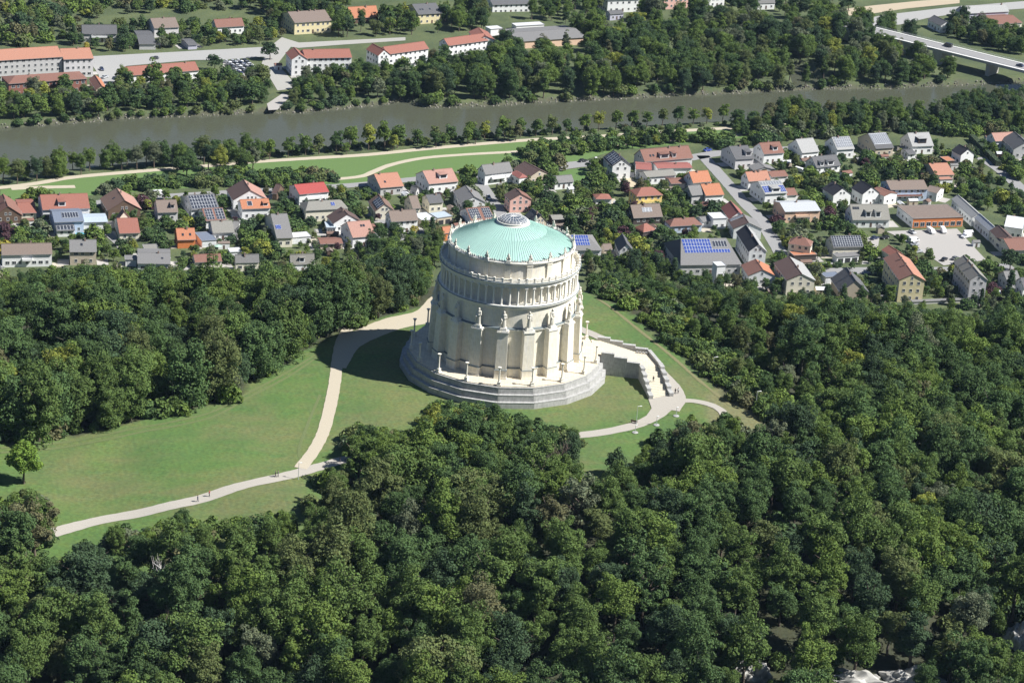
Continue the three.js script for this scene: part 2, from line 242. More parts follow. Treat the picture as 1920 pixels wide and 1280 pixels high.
{ const poly = []; for (let k = 0; k < 18; k++) { const p = polar(26.75, PH + k * STEP); poly.push([p.x, p.z]); } const g = prism(poly, 5.0, 5.6); scaleUV(g, 1); mesh('paving', g, M.paving, terrace); }
// drum
mesh('plinth_course', lathe([[19.75, 5.5], [19.75, 7.7], [19.9, 7.75], [19.9, 8.05], [19.45, 8.12]]), M.drum, rotunda);
mesh('dark_band', lathe([[19.93, 8.0], [19.96, 8.1], [19.4, 8.2]]), M.darkGrey, rotunda);  // thin dark bands along the plinth course, the ledge and both cornices
mesh('dark_band', lathe([[19.66, 19.3], [19.68, 19.4], [18.92, 19.6]]), M.darkGrey, rotunda);
mesh('dark_band', lathe([[19.7, 25.8], [19.72, 25.9], [19.5, 25.98]]), M.darkGrey, rotunda);
mesh('dark_band', lathe([[19.62, 32.36], [19.64, 32.46], [19.42, 32.54]]), M.darkGrey, rotunda);
mesh('drum_wall', lathe([[19.35, 8.0], [19.1, 19.0]]), M.drum, rotunda);
mesh('ledge', lathe([[19.05, 18.95], [19.62, 19.0], [19.62, 19.35], [19.3, 19.42], [18.9, 19.6]]), M.trim, rotunda);
mesh('upper_wall', lathe([[18.95, 19.5], [18.85, 25.0]]), M.drum, rotunda);
mesh('gallery_cornice', lathe([[18.8, 24.7], [19.1, 24.9], [19.15, 25.3], [19.62, 25.45], [19.66, 25.85], [19.3, 26.0], [16.8, 26.02]]), M.trim, rotunda);
mesh('gallery_wall', lathe([[17.0, 25.9], [16.95, 31.6]]), M.drum, rotunda);
mesh('gallery_ceiling', lathe([[16.9, 31.02], [18.6, 31.02]]), M.drum, rotunda);
mesh('entablature', lathe([[18.35, 31.0], [18.95, 31.0], [18.95, 31.55], [19.05, 31.6], [19.05, 31.95], [19.55, 32.1], [19.58, 32.42], [19.2, 32.5], [16.6, 32.52]]), M.trim, rotunda);
mesh('attic_wall', lathe([[17.0, 32.4], [16.95, 37.0]]), M.drum, rotunda);
mesh('roof_cornice', lathe([[16.9, 36.7], [17.25, 36.9], [17.3, 37.15], [17.62, 37.25], [17.65, 37.55], [17.3, 37.62], [16.2, 37.66]]), M.trim, rotunda);
{ // copper roof with raised seams
  const prof = []; for (let i = 0; i <= 10; i++) { const t = i / 10; prof.push([16.75 + (4.7 - 16.75) * t, 37.62 + 5.55 * (t + 0.035 * Math.sin(Math.PI * t))]); }
  const rf = mesh('copper_roof', (() => { const g = new THREE.LatheGeometry(prof.map(([r, y]) => new THREE.Vector2(r, y)), 180); const p = g.attributes.position, u = g.attributes.uv; for (let i = 0; i < p.count; i++) { const a = Math.atan2(p.getX(i), p.getZ(i)); u.setXY(i, u.getX(i) * 110, Math.hypot(p.getX(i), p.getZ(i))); } return g; })(), M.copper, rotunda);
  const L = [], n = 144; for (let k = 0; k < n; k++) { const a = k * 2 * Math.PI / n; for (let i = 0; i < 10; i++) { if (k % 2 && i >= 6) continue; const [r0, y0] = prof[i], [r1, y1] = prof[i + 1], w = 0.045, hgt = 0.1; const s = V3(Math.cos(a), 0, -Math.sin(a)).multiplyScalar(w), p0 = polar(r0, a, y0), p1 = polar(r1, a, y1), up = V3(0, hgt, 0); const A = p0.clone().sub(s), B = p0.clone().add(s), C = p1.clone().add(s), D = p1.clone().sub(s); const q = [A, B, C, D].map((v) => v.clone().add(up)); L.push([q[0], q[1], q[2], q[3]], [B, C, q[2], q[1]].map((v) => v), [A, q[0], q[3], D]); } }
  const sm = mesh('standing_seams', quads(L), mat(0.31, 0.475, 0.42, 0.7), rf); sm.userData.kind = 'stuff';
  // lantern
  const ln = mesh('lantern_ring', lathe([[4.75, 42.95], [4.75, 43.15], [4.5, 43.25], [4.35, 43.3], [4.35, 43.7], [4.42, 43.75], [4.42, 43.85], [4.0, 43.88]], 64), M.trim, rf);
  const dome = []; for (let i = 0; i <= 8; i++) { const t = i / 8 * Math.PI / 2; dome.push([4.05 * Math.cos(t) + 0.001, 43.84 + 1.2 * Math.sin(t)]); }
  mesh('skylight_glass', lathe(dome, 48), M.glassDome, rf);
  const bars = []; for (let k = 0; k < 24; k++) { const a = k * Math.PI / 12, pts = dome.slice(0, k % 2 ? 6 : 9).map(([r, y]) => polar(r + 0.03, a, y + 0.04)); bars.push(new THREE.TubeGeometry(new THREE.CatmullRomCurve3(pts), 10, 0.05, 4)); }
  for (const i of [1, 2, 3, 5, 7]) { const [r, y] = dome[i]; const t = new THREE.TorusGeometry(r + 0.03, 0.05, 4, 48); t.rotateX(Math.PI / 2); t.translate(0, y + 0.04, 0); bars.push(t); }
  mesh('skylight_bars', merge(bars), mat(0.72, 0.72, 0.70, 0.5), rf);
  const gut = mesh('roof_edge', lathe([[16.5, 37.66], [16.6, 37.85], [16.95, 37.8], [17.0, 37.62]]), M.darkGrey, rf);
}
// figure fields
function field(bones, size, res, smoothK = 0.06) {                       // bones: [ax,ay,az,ar, bx,by,bz,br] in metres -> one continuous mesh
  const mc = new MarchingCubes(res, new THREE.MeshStandardMaterial(), false, false, 60000); mc.isolation = 0; const f = mc.field, half = res / 2;
  const [sx, sy, sz, cx, cy, cz] = size;
  for (let k = 0; k < res; k++) for (let j = 0; j < res; j++) for (let i = 0; i < res; i++) {
    const x = (i - half) / half * sx + cx, y = (j - half) / half * sy + cy, z = (k - half) / half * sz + cz; let d = 1e3;
    for (const [ax, ay, az, ar, bx2, by, bz, br] of bones) {
      const ux = bx2 - ax, uy = by - ay, uz = bz - az, L = ux * ux + uy * uy + uz * uz, t = L ? clamp(((x - ax) * ux + (y - ay) * uy + (z - az) * uz) / L) : 0;
      const e = Math.hypot(x - ax - ux * t, y - ay - uy * t, z - az - uz * t) - (ar + (br - ar) * t), h = clamp(0.5 + 0.5 * (d - e) / smoothK);
      d = d * (1 - h) + e * h - smoothK * h * (1 - h);
    }
    f[i + j * res + k * res * res] = -d;
  }
  mc.update(); const n = mc.count, P = new Float32Array(n * 3), pa = mc.positionArray; for (let i = 0; i < n; i++) { P[i * 3] = pa[i * 3] * sx + cx; P[i * 3 + 1] = pa[i * 3 + 1] * sy + cy; P[i * 3 + 2] = pa[i * 3 + 2] * sz + cz; }
  let g = new THREE.BufferGeometry(); g.setAttribute('position', new THREE.BufferAttribute(P, 3)); g = mergeVertices(g, 1e-4); g.computeVertexNormals();
  { const nn = g.attributes.normal, p = g.attributes.position; let s = 0; const c = V3(cx, cy, cz); for (let i = 0; i < p.count; i++) s += (p.getX(i) - c.x) * nn.getX(i) + (p.getZ(i) - c.z) * nn.getZ(i); if (s < 0) { const id = g.index.array; for (let i = 0; i < id.length; i += 3) { const t = id[i]; id[i] = id[i + 1]; id[i + 1] = t; } g.computeVertexNormals(); } }
  return g;
}
function robed(v) {                                                     // a standing robed figure 1.0 tall that faces +z, with folds, a head, two arms and a tablet
  const b = [], s = v % 2 ? -1 : 1;
  for (let k = 0; k < 9; k++) { const a = k / 9 * 2 * Math.PI + v; b.push([0.115 * Math.sin(a), 0.02, 0.085 * Math.cos(a), 0.038, 0.07 * Math.sin(a), 0.5, 0.05 * Math.cos(a), 0.045]); }
  b.push([0, 0.04, 0, 0.1, 0, 0.55, 0, 0.085], [0, 0.55, 0, 0.09, 0, 0.74, 0, 0.095], [-0.08, 0.765, 0, 0.055, 0.08, 0.765, 0, 0.055], [0, 0.78, 0, 0.04, 0, 0.86, 0.01, 0.04]);
  b.push([0, 0.905, 0.012, 0.056, 0, 0.94, 0.008, 0.053], [0, 0.9, 0.062, 0.012, 0, 0.915, 0.055, 0.01], [0, 0.93, -0.03, 0.05, 0, 0.84, -0.05, 0.045]);
  b.push([s * 0.11, 0.76, 0, 0.045, s * 0.135, 0.6, 0.05, 0.04], [s * 0.135, 0.6, 0.05, 0.036, s * 0.04, 0.58, 0.12, 0.03], [-s * 0.11, 0.76, 0, 0.045, -s * 0.14, 0.6, 0.03, 0.04], [-s * 0.14, 0.6, 0.03, 0.036, -s * 0.13, 0.48, 0.1, 0.03]);
  if (v % 3 !== 1) for (let k = 0; k < 4; k++) b.push([-s * 0.17, 0.2 + k * 0.02, 0.1 + 0.01 * k, 0.03, -s * 0.1, 0.46, 0.125, 0.03]); else b.push([s * 0.06, 0.56, 0.14, 0.05, s * 0.02, 0.62, 0.14, 0.05]);
  return field(b, [0.32, 0.55, 0.32, 0, 0.5, 0.0], 44, 0.035);
}
const figureGeo = [0, 1, 2].map(robed);
const trophyGeo = [0, 1].map((v) => { const b = [[0, 0, 0, 0.17, 0, 0.12, 0, 0.15], [0, 0.12, 0, 0.12, 0, 0.5, 0, 0.11], [0, 0.5, 0, 0.12, 0, 0.66, 0, 0.13], [0, 0.72, 0, 0.06, 0, 0.8, 0, 0.08], [0, 0.82, 0, 0.085, 0, 0.88, 0, 0.075], [0, 0.95, 0.05, 0.025, 0, 0.9, -0.1, 0.03], [-0.22, 0.2, 0.08, 0.1, -0.2, 0.36, 0.08, 0.1], [0.22, 0.2, 0.08, 0.1, 0.2, 0.36, 0.08, 0.1], [-0.3, 0.72, 0, 0.02, 0.26, 0.1, 0.02, 0.025], [0.3, 0.7, 0, 0.02, -0.26, 0.1, 0.02, 0.025], [-0.16, 0.6, 0, 0.05, 0.16, 0.6, 0, 0.05]]; return field(b, [0.42, 0.55, 0.3, 0, 0.48, 0], 36, 0.04); });
// buttresses with statues, attic pilasters, trophies
{
  const W0 = 1.55, W1 = 1.42, body = quads([
    [V3(-W0, 8.0, 21.45), V3(W0, 8.0, 21.45), V3(W1, 18.75, 21.0), V3(-W1, 18.75, 21.0)], [V3(W0, 8.0, 21.45), V3(W0, 8.0, 19), V3(W1, 18.75, 18.8), V3(W1, 18.75, 21.0)], [V3(-W0, 8.0, 19), V3(-W0, 8.0, 21.45), V3(-W1, 18.75, 21.0), V3(-W1, 18.75, 18.8)]]);
  const foot = merge([bx(3.3, 2.3, 3.6, 0, 6.65, 19.85), bx(3.45, 0.28, 3.7, 0, 7.9, 19.87), bx(3.5, 0.35, 3.8, 0, 5.76, 19.9)]);
  const cap = merge([bx(2.95, 0.4, 2.6, 0, 18.55, 19.75), bx(3.3, 0.3, 2.8, 0, 18.9, 19.85), bx(3.05, 0.3, 2.6, 0, 19.2, 19.8)]);
  const ped = merge([bx(1.9, 0.5, 1.7, 0, 19.6, 20.1), bx(1.6, 0.25, 1.45, 0, 19.98, 20.1)]);
  const pil = merge([bx(1.5, 4.4, 0.5, 0, 34.7, 17.1), bx(1.7, 0.35, 0.7, 0, 36.75, 17.15), bx(1.75, 0.5, 0.75, 0, 32.75, 17.15)]), tb = merge([bx(1.25, 0.45, 0.9, 0, 37.85, 17.15), bx(0.95, 0.2, 0.75, 0, 38.17, 17.15)]);
  const bband = bx(3.5, 0.1, 3.75, 0, 8.09, 19.88);  // the thin dark band carried round each buttress foot
  for (let k = 0; k < 18; k++) {
    const a = PH + k * STEP, add = (n, g, m) => { const o = mesh(n, g, m, rotunda); o.rotation.y = a; return o; };
    const bt = add('buttress', body, M.drum);
    mesh('buttress_base', foot, M.drum, bt); mesh('dark_band', bband, M.darkGrey, bt); mesh('buttress_cap', cap, M.trim, bt); mesh('pedestal', ped, M.trim, bt);
    const st = add('statue', figureGeo[k % 3], M.statue); const p = polar(20.1, a, 20.08); st.position.copy(p); st.scale.set(4.9, 4.7, 4.9);
    add('pilaster', pil, M.drum); add('trophy_base', tb, M.trim);
    const tr = add('trophy', trophyGeo[k % 2], M.statue); tr.position.copy(polar(17.15, a, 38.25)); tr.scale.set(1.95, 2.0, 1.95);
  }
}
{ // colonnade, balustrade and roof crest
  const col = (() => { const g = new THREE.LatheGeometry([[0.42, 26.0], [0.42, 26.18], [0.33, 26.28], [0.31, 26.4], [0.30, 28], [0.265, 30.35], [0.34, 30.5], [0.40, 30.72]].map(([r, y]) => new THREE.Vector2(r, y - 26)), 10); return merge([g, bx(0.86, 0.3, 0.86, 0, 4.87, 0)]); })();
  const post = merge([bx(0.42, 1.25, 0.42, 0, 0.62, 0), bx(0.54, 0.14, 0.54, 0, 1.32, 0)]);
  const sp = 2 * Math.PI * 19.15 / 54 - 0.42, bal = []; bal.push(bx(sp, 0.16, 0.22, 0, 0.1, 0), bx(sp, 0.18, 0.28, 0, 0.98, 0)); for (let i = 0; i < 6; i++) bal.push(bx(0.1, 0.72, 0.12, (i + 0.5) / 6 * sp - sp / 2, 0.53, 0)); bal.push(bx(sp, 0.1, 0.11, 0, 0.53, 0));
  const rail = merge(bal);
  const crest = (() => { const s = new THREE.Shape(); s.moveTo(-0.2, 0); s.lineTo(0.2, 0); s.quadraticCurveTo(0.28, 0.3, 0, 0.72); s.quadraticCurveTo(-0.28, 0.3, -0.2, 0); const g = new THREE.ExtrudeGeometry(s, { depth: 0.12, bevelEnabled: false, curveSegments: 2 }); return g; })();
  const crests = mesh('roof_crest', lathe([[17.15, 37.6], [17.35, 37.6], [17.35, 37.8], [17.15, 37.8]]), M.trim, rotunda);
  for (let k = 0; k < 54; k++) {
    const a = PH + (k + 0.5) * 2 * Math.PI / 54, c = mesh('column', col, M.trim, rotunda); c.position.copy(polar(18.72, a, 26.0)); c.rotation.y = a;
    const p = mesh('balustrade_post', post, M.trim, rotunda); p.position.copy(polar(19.15, a, 32.48)); p.rotation.y = a;
    const b = a + Math.PI / 54, r = mesh('balustrade_panel', rail, M.trim, rotunda); r.position.copy(polar(19.12, b, 32.48)); r.rotation.y = b;
    for (let i = 0; i < 3; i++) { if (k % 3 === 1 && i === 1) continue; const q = PH + (k + (i + 0.5) / 3) * 2 * Math.PI / 54, t = mesh('crest_leaf', crest, M.trim, crests); t.position.copy(polar(17.2, q, 37.8)); t.rotation.y = q; }
  }
  const dg = merge([bx(3.2, 6.2, 0.2, 0, 3.1, 0)]); const d = mesh('portal_door', dg, M.dark, rotunda); d.position.copy(polar(19.95, PH + 4.5 * STEP, 5.6)); d.rotation.y = PH + 4.5 * STEP;
}
// candelabra round the terrace
{
  const shaft = (() => { const g = new THREE.LatheGeometry([[0.34, 1.0], [0.30, 1.15], [0.24, 1.3], [0.22, 2.4], [0.19, 4.5], [0.26, 4.62], [0.3, 4.8]].map(([r, y]) => new THREE.Vector2(r, y)), 12); return g; })();
  const foot = merge([bx(1.15, 0.35, 1.15, 0, 0.17, 0), bx(0.85, 0.5, 0.85, 0, 0.58, 0), bx(0.98, 0.18, 0.98, 0, 0.92, 0)]);
  const bowl = (() => { const g = new THREE.LatheGeometry([[0.05, 4.78], [0.22, 4.85], [0.5, 5.12], [0.56, 5.25], [0.5, 5.3], [0.02, 5.2]].map(([r, y]) => new THREE.Vector2(r, y)), 14); return g; })();
  for (let k = 0; k < 18; k++) {
    if (k === 5) continue;
    const a = PH + k * STEP, t = thing('stone_candelabrum', 'slender pale stone candelabrum on a square foot at the terrace edge', 'candelabrum', polar(26.1, a, 5.6), a, 'candelabra round the terrace');
    mesh('foot', foot, M.statue, t); mesh('shaft', shaft, M.statue, t); mesh('bowl', bowl, M.statue, t);
  }
}
// entrance stair
{
  const st = thing('entrance_stair', 'broad pale stone stair turning down from the terrace between stepped grey walls', 'stairs', V3(0, 0, 0));
  const N0 = [26.0, -1.4], N1 = [37.2, 0.1], F0 = [25.0, -12.2], F1 = [37.0, -10.6], L0 = [38.9, 0.7], R0_ = [43.3, -1.2], L1 = [41.4, 14.6], R1 = [46.2, 12.4], K = [40.6, -10.6];
  const mix = (a, b, t) => [a[0] + (b[0] - a[0]) * t, a[1] + (b[1] - a[1]) * t];
  const T0 = 5.56, T1 = 3.4, lo = -0.6;
  mesh('platform', prism([mix(N0, N1, -0.05), mix(N0, N1, 0.2), mix(F0, F1, 0.2), mix(F0, F1, -0.05)], lo, T0), M.paving, st);
  const n1 = 13; for (let i = 0; i < n1; i++) { const t0 = 0.2 + 0.8 * i / n1, t1 = 0.2 + 0.8 * (i + 1) / n1; mesh('step', prism([mix(N0, N1, t0), mix(N0, N1, t1), mix(F0, F1, t1), mix(F0, F1, t0)], T1 - 0.8, T0 - (T0 - T1) * (i + 1) / (n1 + 1)), M.step, st); }
  mesh('landing', prism([N1, L0, R0_, K, F1], lo, T1), M.paving, st);
  const n2 = 20; for (let i = 0; i < n2; i++) { const t0 = i / n2, t1 = (i + 1) / n2; mesh('step', prism([mix(L0, L1, t0), mix(L0, L1, t1), mix(R0_, R1, t1), mix(R0_, R1, t0)], lo, T1 - T1 * (i + 0.85) / n2), M.step, st); }
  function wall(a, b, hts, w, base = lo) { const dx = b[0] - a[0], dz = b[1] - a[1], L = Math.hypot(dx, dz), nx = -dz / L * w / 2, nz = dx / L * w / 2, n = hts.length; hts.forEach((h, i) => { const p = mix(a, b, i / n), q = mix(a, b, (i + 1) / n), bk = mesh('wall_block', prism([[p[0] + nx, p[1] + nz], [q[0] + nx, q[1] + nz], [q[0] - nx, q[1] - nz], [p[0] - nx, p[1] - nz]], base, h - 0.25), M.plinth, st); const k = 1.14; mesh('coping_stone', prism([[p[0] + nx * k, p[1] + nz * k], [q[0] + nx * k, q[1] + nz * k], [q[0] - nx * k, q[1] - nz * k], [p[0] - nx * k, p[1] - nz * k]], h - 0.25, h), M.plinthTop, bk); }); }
  wall([27.2, -0.9], [38.2, 0.55], [6.6, 5.7, 4.7], 1.1);
  wall([26.2, -12.4], [40.7, -11.0], [6.6, 5.9, 5.2, 4.5], 1.0);
  wall([41.0, -10.9], [43.9, -1.4], [4.3, 4.3], 0.9);
  wall([38.5, 0.9], [41.2, 15.2], [4.3, 3.6, 2.8, 2.0, 1.2], 1.1);
  wall([43.9, -1.4], [46.9, 12.4], [4.3, 3.6, 2.8, 2.0, 1.2], 1.1);
  const bench = [0, 1, 2, 3].map((i) => bx(0.55, 0.5, 0.5, 37.6 + i * 0.85, T1 + 0.25, -9.9 + i * 0.08)); bench.forEach((g) => mesh('stone_seat', g, M.plinth, st));
}
// ---------------------------------------------------------------- houses
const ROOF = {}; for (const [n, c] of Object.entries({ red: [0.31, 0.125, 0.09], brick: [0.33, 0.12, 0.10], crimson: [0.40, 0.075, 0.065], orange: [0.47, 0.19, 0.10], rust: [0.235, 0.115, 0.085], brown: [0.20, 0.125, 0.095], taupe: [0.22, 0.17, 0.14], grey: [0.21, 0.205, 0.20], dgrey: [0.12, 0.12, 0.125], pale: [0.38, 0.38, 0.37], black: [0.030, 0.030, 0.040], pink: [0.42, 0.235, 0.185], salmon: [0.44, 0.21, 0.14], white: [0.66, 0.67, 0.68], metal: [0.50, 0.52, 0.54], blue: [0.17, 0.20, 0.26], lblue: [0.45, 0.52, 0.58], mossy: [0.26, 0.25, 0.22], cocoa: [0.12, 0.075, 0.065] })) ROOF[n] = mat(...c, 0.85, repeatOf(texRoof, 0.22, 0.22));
const WALL = {}; for (const [n, c] of Object.entries({ white: [0.82, 0.82, 0.81], cream: [0.76, 0.71, 0.58], grey: [0.52, 0.51, 0.50], yellow: [0.76, 0.58, 0.20], lemon: [0.76, 0.66, 0.40], pink: [0.74, 0.45, 0.38], dark: [0.07, 0.055, 0.05], beige: [0.55, 0.47, 0.36], lblue: [0.45, 0.53, 0.66], brick: [0.28, 0.12, 0.09], orange: [0.62, 0.20, 0.06], apricot: [0.72, 0.50, 0.36], lilac: [0.48, 0.47, 0.56], timber: [0.14, 0.09, 0.06], pale: [0.64, 0.62, 0.62] })) WALL[n] = mat(...c, 0.9, repeatOf(texPlain, 0.12, 0.12));
M.pane = mat(0.035, 0.04, 0.05, 0.1); M.frame = mat(0.75, 0.75, 0.73, 0.6); M.door = mat(0.12, 0.08, 0.06, 0.7); M.chimney = mat(0.30, 0.22, 0.18, 0.9); M.alu = mat(0.62, 0.64, 0.66, 0.4); M.cellBlue = mat(0.045, 0.075, 0.26, 0.18); M.cellGrey = mat(0.045, 0.05, 0.065, 0.18); M.cellPale = mat(0.20, 0.21, 0.23, 0.25); M.gate = mat(0.66, 0.67, 0.68, 0.6); M.gutter = mat(0.3, 0.3, 0.3, 0.5);
const winFrame = (w, h) => merge([bx(w, 0.09, 0.09, 0, h / 2, 0), bx(w + 0.16, 0.09, 0.16, 0, -h / 2, 0), bx(0.09, h, 0.09, -w / 2, 0, 0), bx(0.09, h, 0.09, w / 2, 0, 0), bx(0.06, h, 0.07, 0, 0, 0)]);
const WIN = {}; function winGeo(w, h) { const k = w + '_' + h; return WIN[k] ??= { pane: bx(w, h, 0.05), frame: winFrame(w, h) }; }
function addWindow(parent, x, y, z, turn, w = 1.15, h = 1.35) { const g = winGeo(w, h), o = mesh('window', g.pane, M.pane, parent); o.position.set(x, y, z); o.rotation.y = turn; mesh('frame', g.frame, M.frame, o); }
const panelGeo = (() => { const a = bx(1.0, 0.06, 1.62), b = bx(0.90, 0.02, 1.52, 0, 0.035, 0); const g = mergeGeometries([a.toNonIndexed(), b.toNonIndexed()]); g.clearGroups(); g.addGroup(0, 36, 0); g.addGroup(36, 36, 1); return g; })();
const FOOT = [], PROTECT = [], NEAR = new Map();                                       // footprints in the world and points of facades that trees keep clear of
const hr = mulberry(99);
function fillWindows(root, L, hw, eh, rh, opt) {
  const fl = opt.fl ?? Math.max(1, Math.floor((eh - 0.2) / 2.7)), fh = eh / Math.max(fl, 1);
  if (opt.win !== 0) for (let f = 0; f < fl; f++) {
    const y = f * fh + Math.min(1.65, fh * 0.56), n = opt.wn ?? Math.max(1, Math.round((L - 1) / 3.1));
    for (const s of opt.both ? [1, -1] : [1]) for (let i = 0; i < n; i++) { const x = ((i + 0.5) / n - 0.5) * (L - 1.2) + rnd(-0.25, 0.25, hr); if (f === 0 && s === 1 && i === (n >> 1) && n > 2 && !opt.nodoor) { const d = mesh('door', bx(1.05, 2.1, 0.07, 0, 1.05, 0), M.door, root); d.position.set(x, 0.3, s * (hw + 0.02)); mesh('handle', bx(0.06, 0.12, 0.06, 0.38, 1.05, 0.06), M.alu, d); } else addWindow(root, x, y + 0.3, s * (hw + 0.015), s > 0 ? 0 : Math.PI, hr() < 0.25 ? 1.7 : 1.15); }
    const m = Math.max(1, Math.round((hw * 2 - 1) / 3.4)); for (const s of [1, -1]) for (let i = 0; i < m; i++) addWindow(root, s * (L / 2 + 0.015), y + 0.3, ((i + 0.5) / m - 0.5) * (hw * 2 - 1.6), s * Math.PI / 2);
  }
  if (opt.win !== 0 && rh - eh > 2.4 && !opt.hip) for (const s of [1, -1]) for (const z of rh - eh > 3.2 ? [-0.9, 0.9] : [0]) addWindow(root, s * (L / 2 + 0.015), eh + 0.85, z, s * Math.PI / 2, 0.95, 1.15);
}
function house(name, label, category, x1, y1, x2, y2, ex, ey, rh, eh, roof, wall, opt = {}) {
  const A = gp(x1, y1, TOWN + rh), B = gp(x2, y2, TOWN + rh), E = gp(ex, ey, TOWN + eh); let d = V3(B.x - A.x, 0, B.z - A.z); let L = d.length(); d.normalize(); let n = V3(-d.z, 0, d.x); let W = n.dot(V3(E.x - A.x, 0, E.z - A.z)); if (W < 0) { W = -W; n.negate(); }
  W = clamp(opt.W ?? W, 1.6, 14); const ov = Math.min(0.45, W * 0.12);
  if (!opt.nofix) { const t = V3().crossVectors(V3(0, 1, 0), n); if (t.dot(d) < 0) { d.negate(); } }
  const C = V3((A.x + B.x) / 2, TOWN, (A.z + B.z) / 2), root = thing(name, label, category, C, Math.atan2(-d.z, d.x), opt.group);
  // local axes: x along the ridge, z towards the eave that faces the camera
  const hw = W - ov, hip = opt.hip ? W * (opt.hip === 1 ? 0.9 : opt.hip) : 0, LL = opt.hip ? L + 2 * hip : L, Lw = LL - 0.5, pit = (rh - eh) / W, topY = eh + pit * ov;
  const v = (x, y, z) => V3(x, y, z), a = Lw / 2, yr = rh - 0.12;
  const wq = [[v(-a, -0.5, hw), v(a, -0.5, hw), v(a, topY, hw), v(-a, topY, hw)], [v(a, -0.5, -hw), v(-a, -0.5, -hw), v(-a, topY, -hw), v(a, topY, -hw)], [v(a, -0.5, hw), v(a, -0.5, -hw), v(a, topY, -hw), v(a, topY, hw)], [v(-a, -0.5, -hw), v(-a, -0.5, hw), v(-a, topY, hw), v(-a, topY, -hw)]];
  const tri = []; if (!opt.hip) for (const s of [1, -1]) tri.push([v(s * a, topY, hw), v(s * a, topY, -hw), v(s * a, yr, 0)]);
  const wg = quads(wq), tp = []; for (const t of tri) for (const p of t) tp.push(p.x, p.y, p.z);
  let wallGeo = wg; if (tp.length) { const tg = new THREE.BufferGeometry(); tg.setAttribute('position', new THREE.Float32BufferAttribute(tp, 3)); tg.setAttribute('uv', new THREE.Float32BufferAttribute(tp.flatMap((_, i) => i % 3 ? [] : [tp[i + 2], tp[i + 1]]), 2)); tg.computeVertexNormals(); wallGeo = merge([wg, tg]); }
  mesh('wall', wallGeo, WALL[wall], root);
  const th = 0.2, slope = [];
  for (const s of [1, -1]) {
    const r0 = v(-L / 2, rh, 0), r1 = v(L / 2, rh, 0), e0 = v(-LL / 2, eh, s * W), e1 = v(LL / 2, eh, s * W), dn = v(0, -th, 0), lo = (p) => p.clone().add(dn);
    const g = quads([s > 0 ? [e0, e1, r1, r0] : [e1, e0, r0, r1], [lo(e0), lo(e1), e1, e0], [lo(e1), lo(r1), r1, e1], [lo(r0), lo(e0), e0, r0], [lo(e0), lo(r0), lo(r1), lo(e1)]]);
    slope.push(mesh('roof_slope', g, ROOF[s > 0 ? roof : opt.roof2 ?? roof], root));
    mesh('gutter', bx(LL - 0.1, 0.1, 0.14, 0, eh - 0.12, s * (W + 0.05)), M.gutter, slope[slope.length - 1]);
  }
  if (opt.hip) for (const s of [1, -1]) { const g = new THREE.BufferGeometry(), p = [s * L / 2, rh, 0, s * LL / 2, eh, s * W, s * LL / 2, eh, -s * W]; g.setAttribute('position', new THREE.Float32BufferAttribute(p, 3)); g.setAttribute('uv', new THREE.Float32BufferAttribute([0, W * 1.2, -W, 0, W, 0], 2)); g.computeVertexNormals(); mesh('hip_slope', g, ROOF[opt.hipRoof ?? roof], root); }
  else mesh('ridge_cap', bx(L, 0.12, 0.3, 0, rh + 0.02, 0), ROOF[roof], root);
  const ang = Math.atan2(rh - eh, W), sl = Math.hypot(W, rh - eh);
  const onRoof = (obj, u, t, lift = 0.08, s = 1) => { obj.position.set((u - 0.5) * L, eh + (rh - eh) * t + lift * Math.cos(ang), s * (W * (1 - t) + lift * Math.sin(ang))); obj.rotation.set(s * ang, 0, 0); return obj; };
  for (const [u0, u1, t0, t1, cols, rows, kind, s = 1] of opt.solar ?? []) for (let i = 0; i < cols; i++) for (let j = 0; j < rows; j++) { const p = onRoof(mesh('solar_panel', panelGeo, [M.alu, M[kind === 'b' ? 'cellBlue' : kind === 'p' ? 'cellPale' : 'cellGrey']], root), u0 + (u1 - u0) * (i + 0.5) / cols, t0 + (t1 - t0) * (j + 0.5) / rows, 0.1, s); p.scale.set((u1 - u0) * L / cols * 0.97, 1, (t1 - t0) * sl / rows * 0.97 / 1.62); }
  for (const [u, t] of opt.sky ?? []) onRoof(mesh('skylight', merge([bx(0.9, 0.1, 1.3)]), M.pane, root), u, t, 0.06);
  for (const [u, w, t = 0.25, col] of opt.dorm ?? []) {                  // dormers with their own little roof and window
    const y0 = eh + (rh - eh) * t, z0 = W * (1 - t), hgt = (rh - eh) * 0.52, zb = Math.max(0.1, z0 - hgt / Math.tan(ang)), dep = z0 - zb, g = mesh('dormer', bx(w, hgt, dep, 0, hgt / 2 - 0.05, -dep / 2), WALL[col ?? wall], root); g.position.set((u - 0.5) * L, y0, z0);
    mesh('dormer_roof', bx(w + 0.4, 0.16, dep + 0.7, 0, hgt + 0.03, -dep / 2 + 0.1), ROOF[roof], g); const wn = mesh('window', bx(w * 0.7, hgt * 0.6, 0.05, 0, hgt * 0.5, 0.03), M.pane, g);
  }
  for (const [u, s = 1] of opt.chim ?? [[0.3 + 0.4 * hr(), hr() < 0.5 ? 1 : -1]]) { const c = mesh('chimney', merge([bx(0.6, 1.5, 0.6, 0, 0.2, 0), bx(0.72, 0.12, 0.72, 0, 1.0, 0)]), M.chimney, root); c.position.set((u - 0.5) * L * 0.9, rh - 0.3, s * 0.45); mesh('flue', bx(0.3, 0.2, 0.3, 0, 1.15, 0), M.dark, c); }
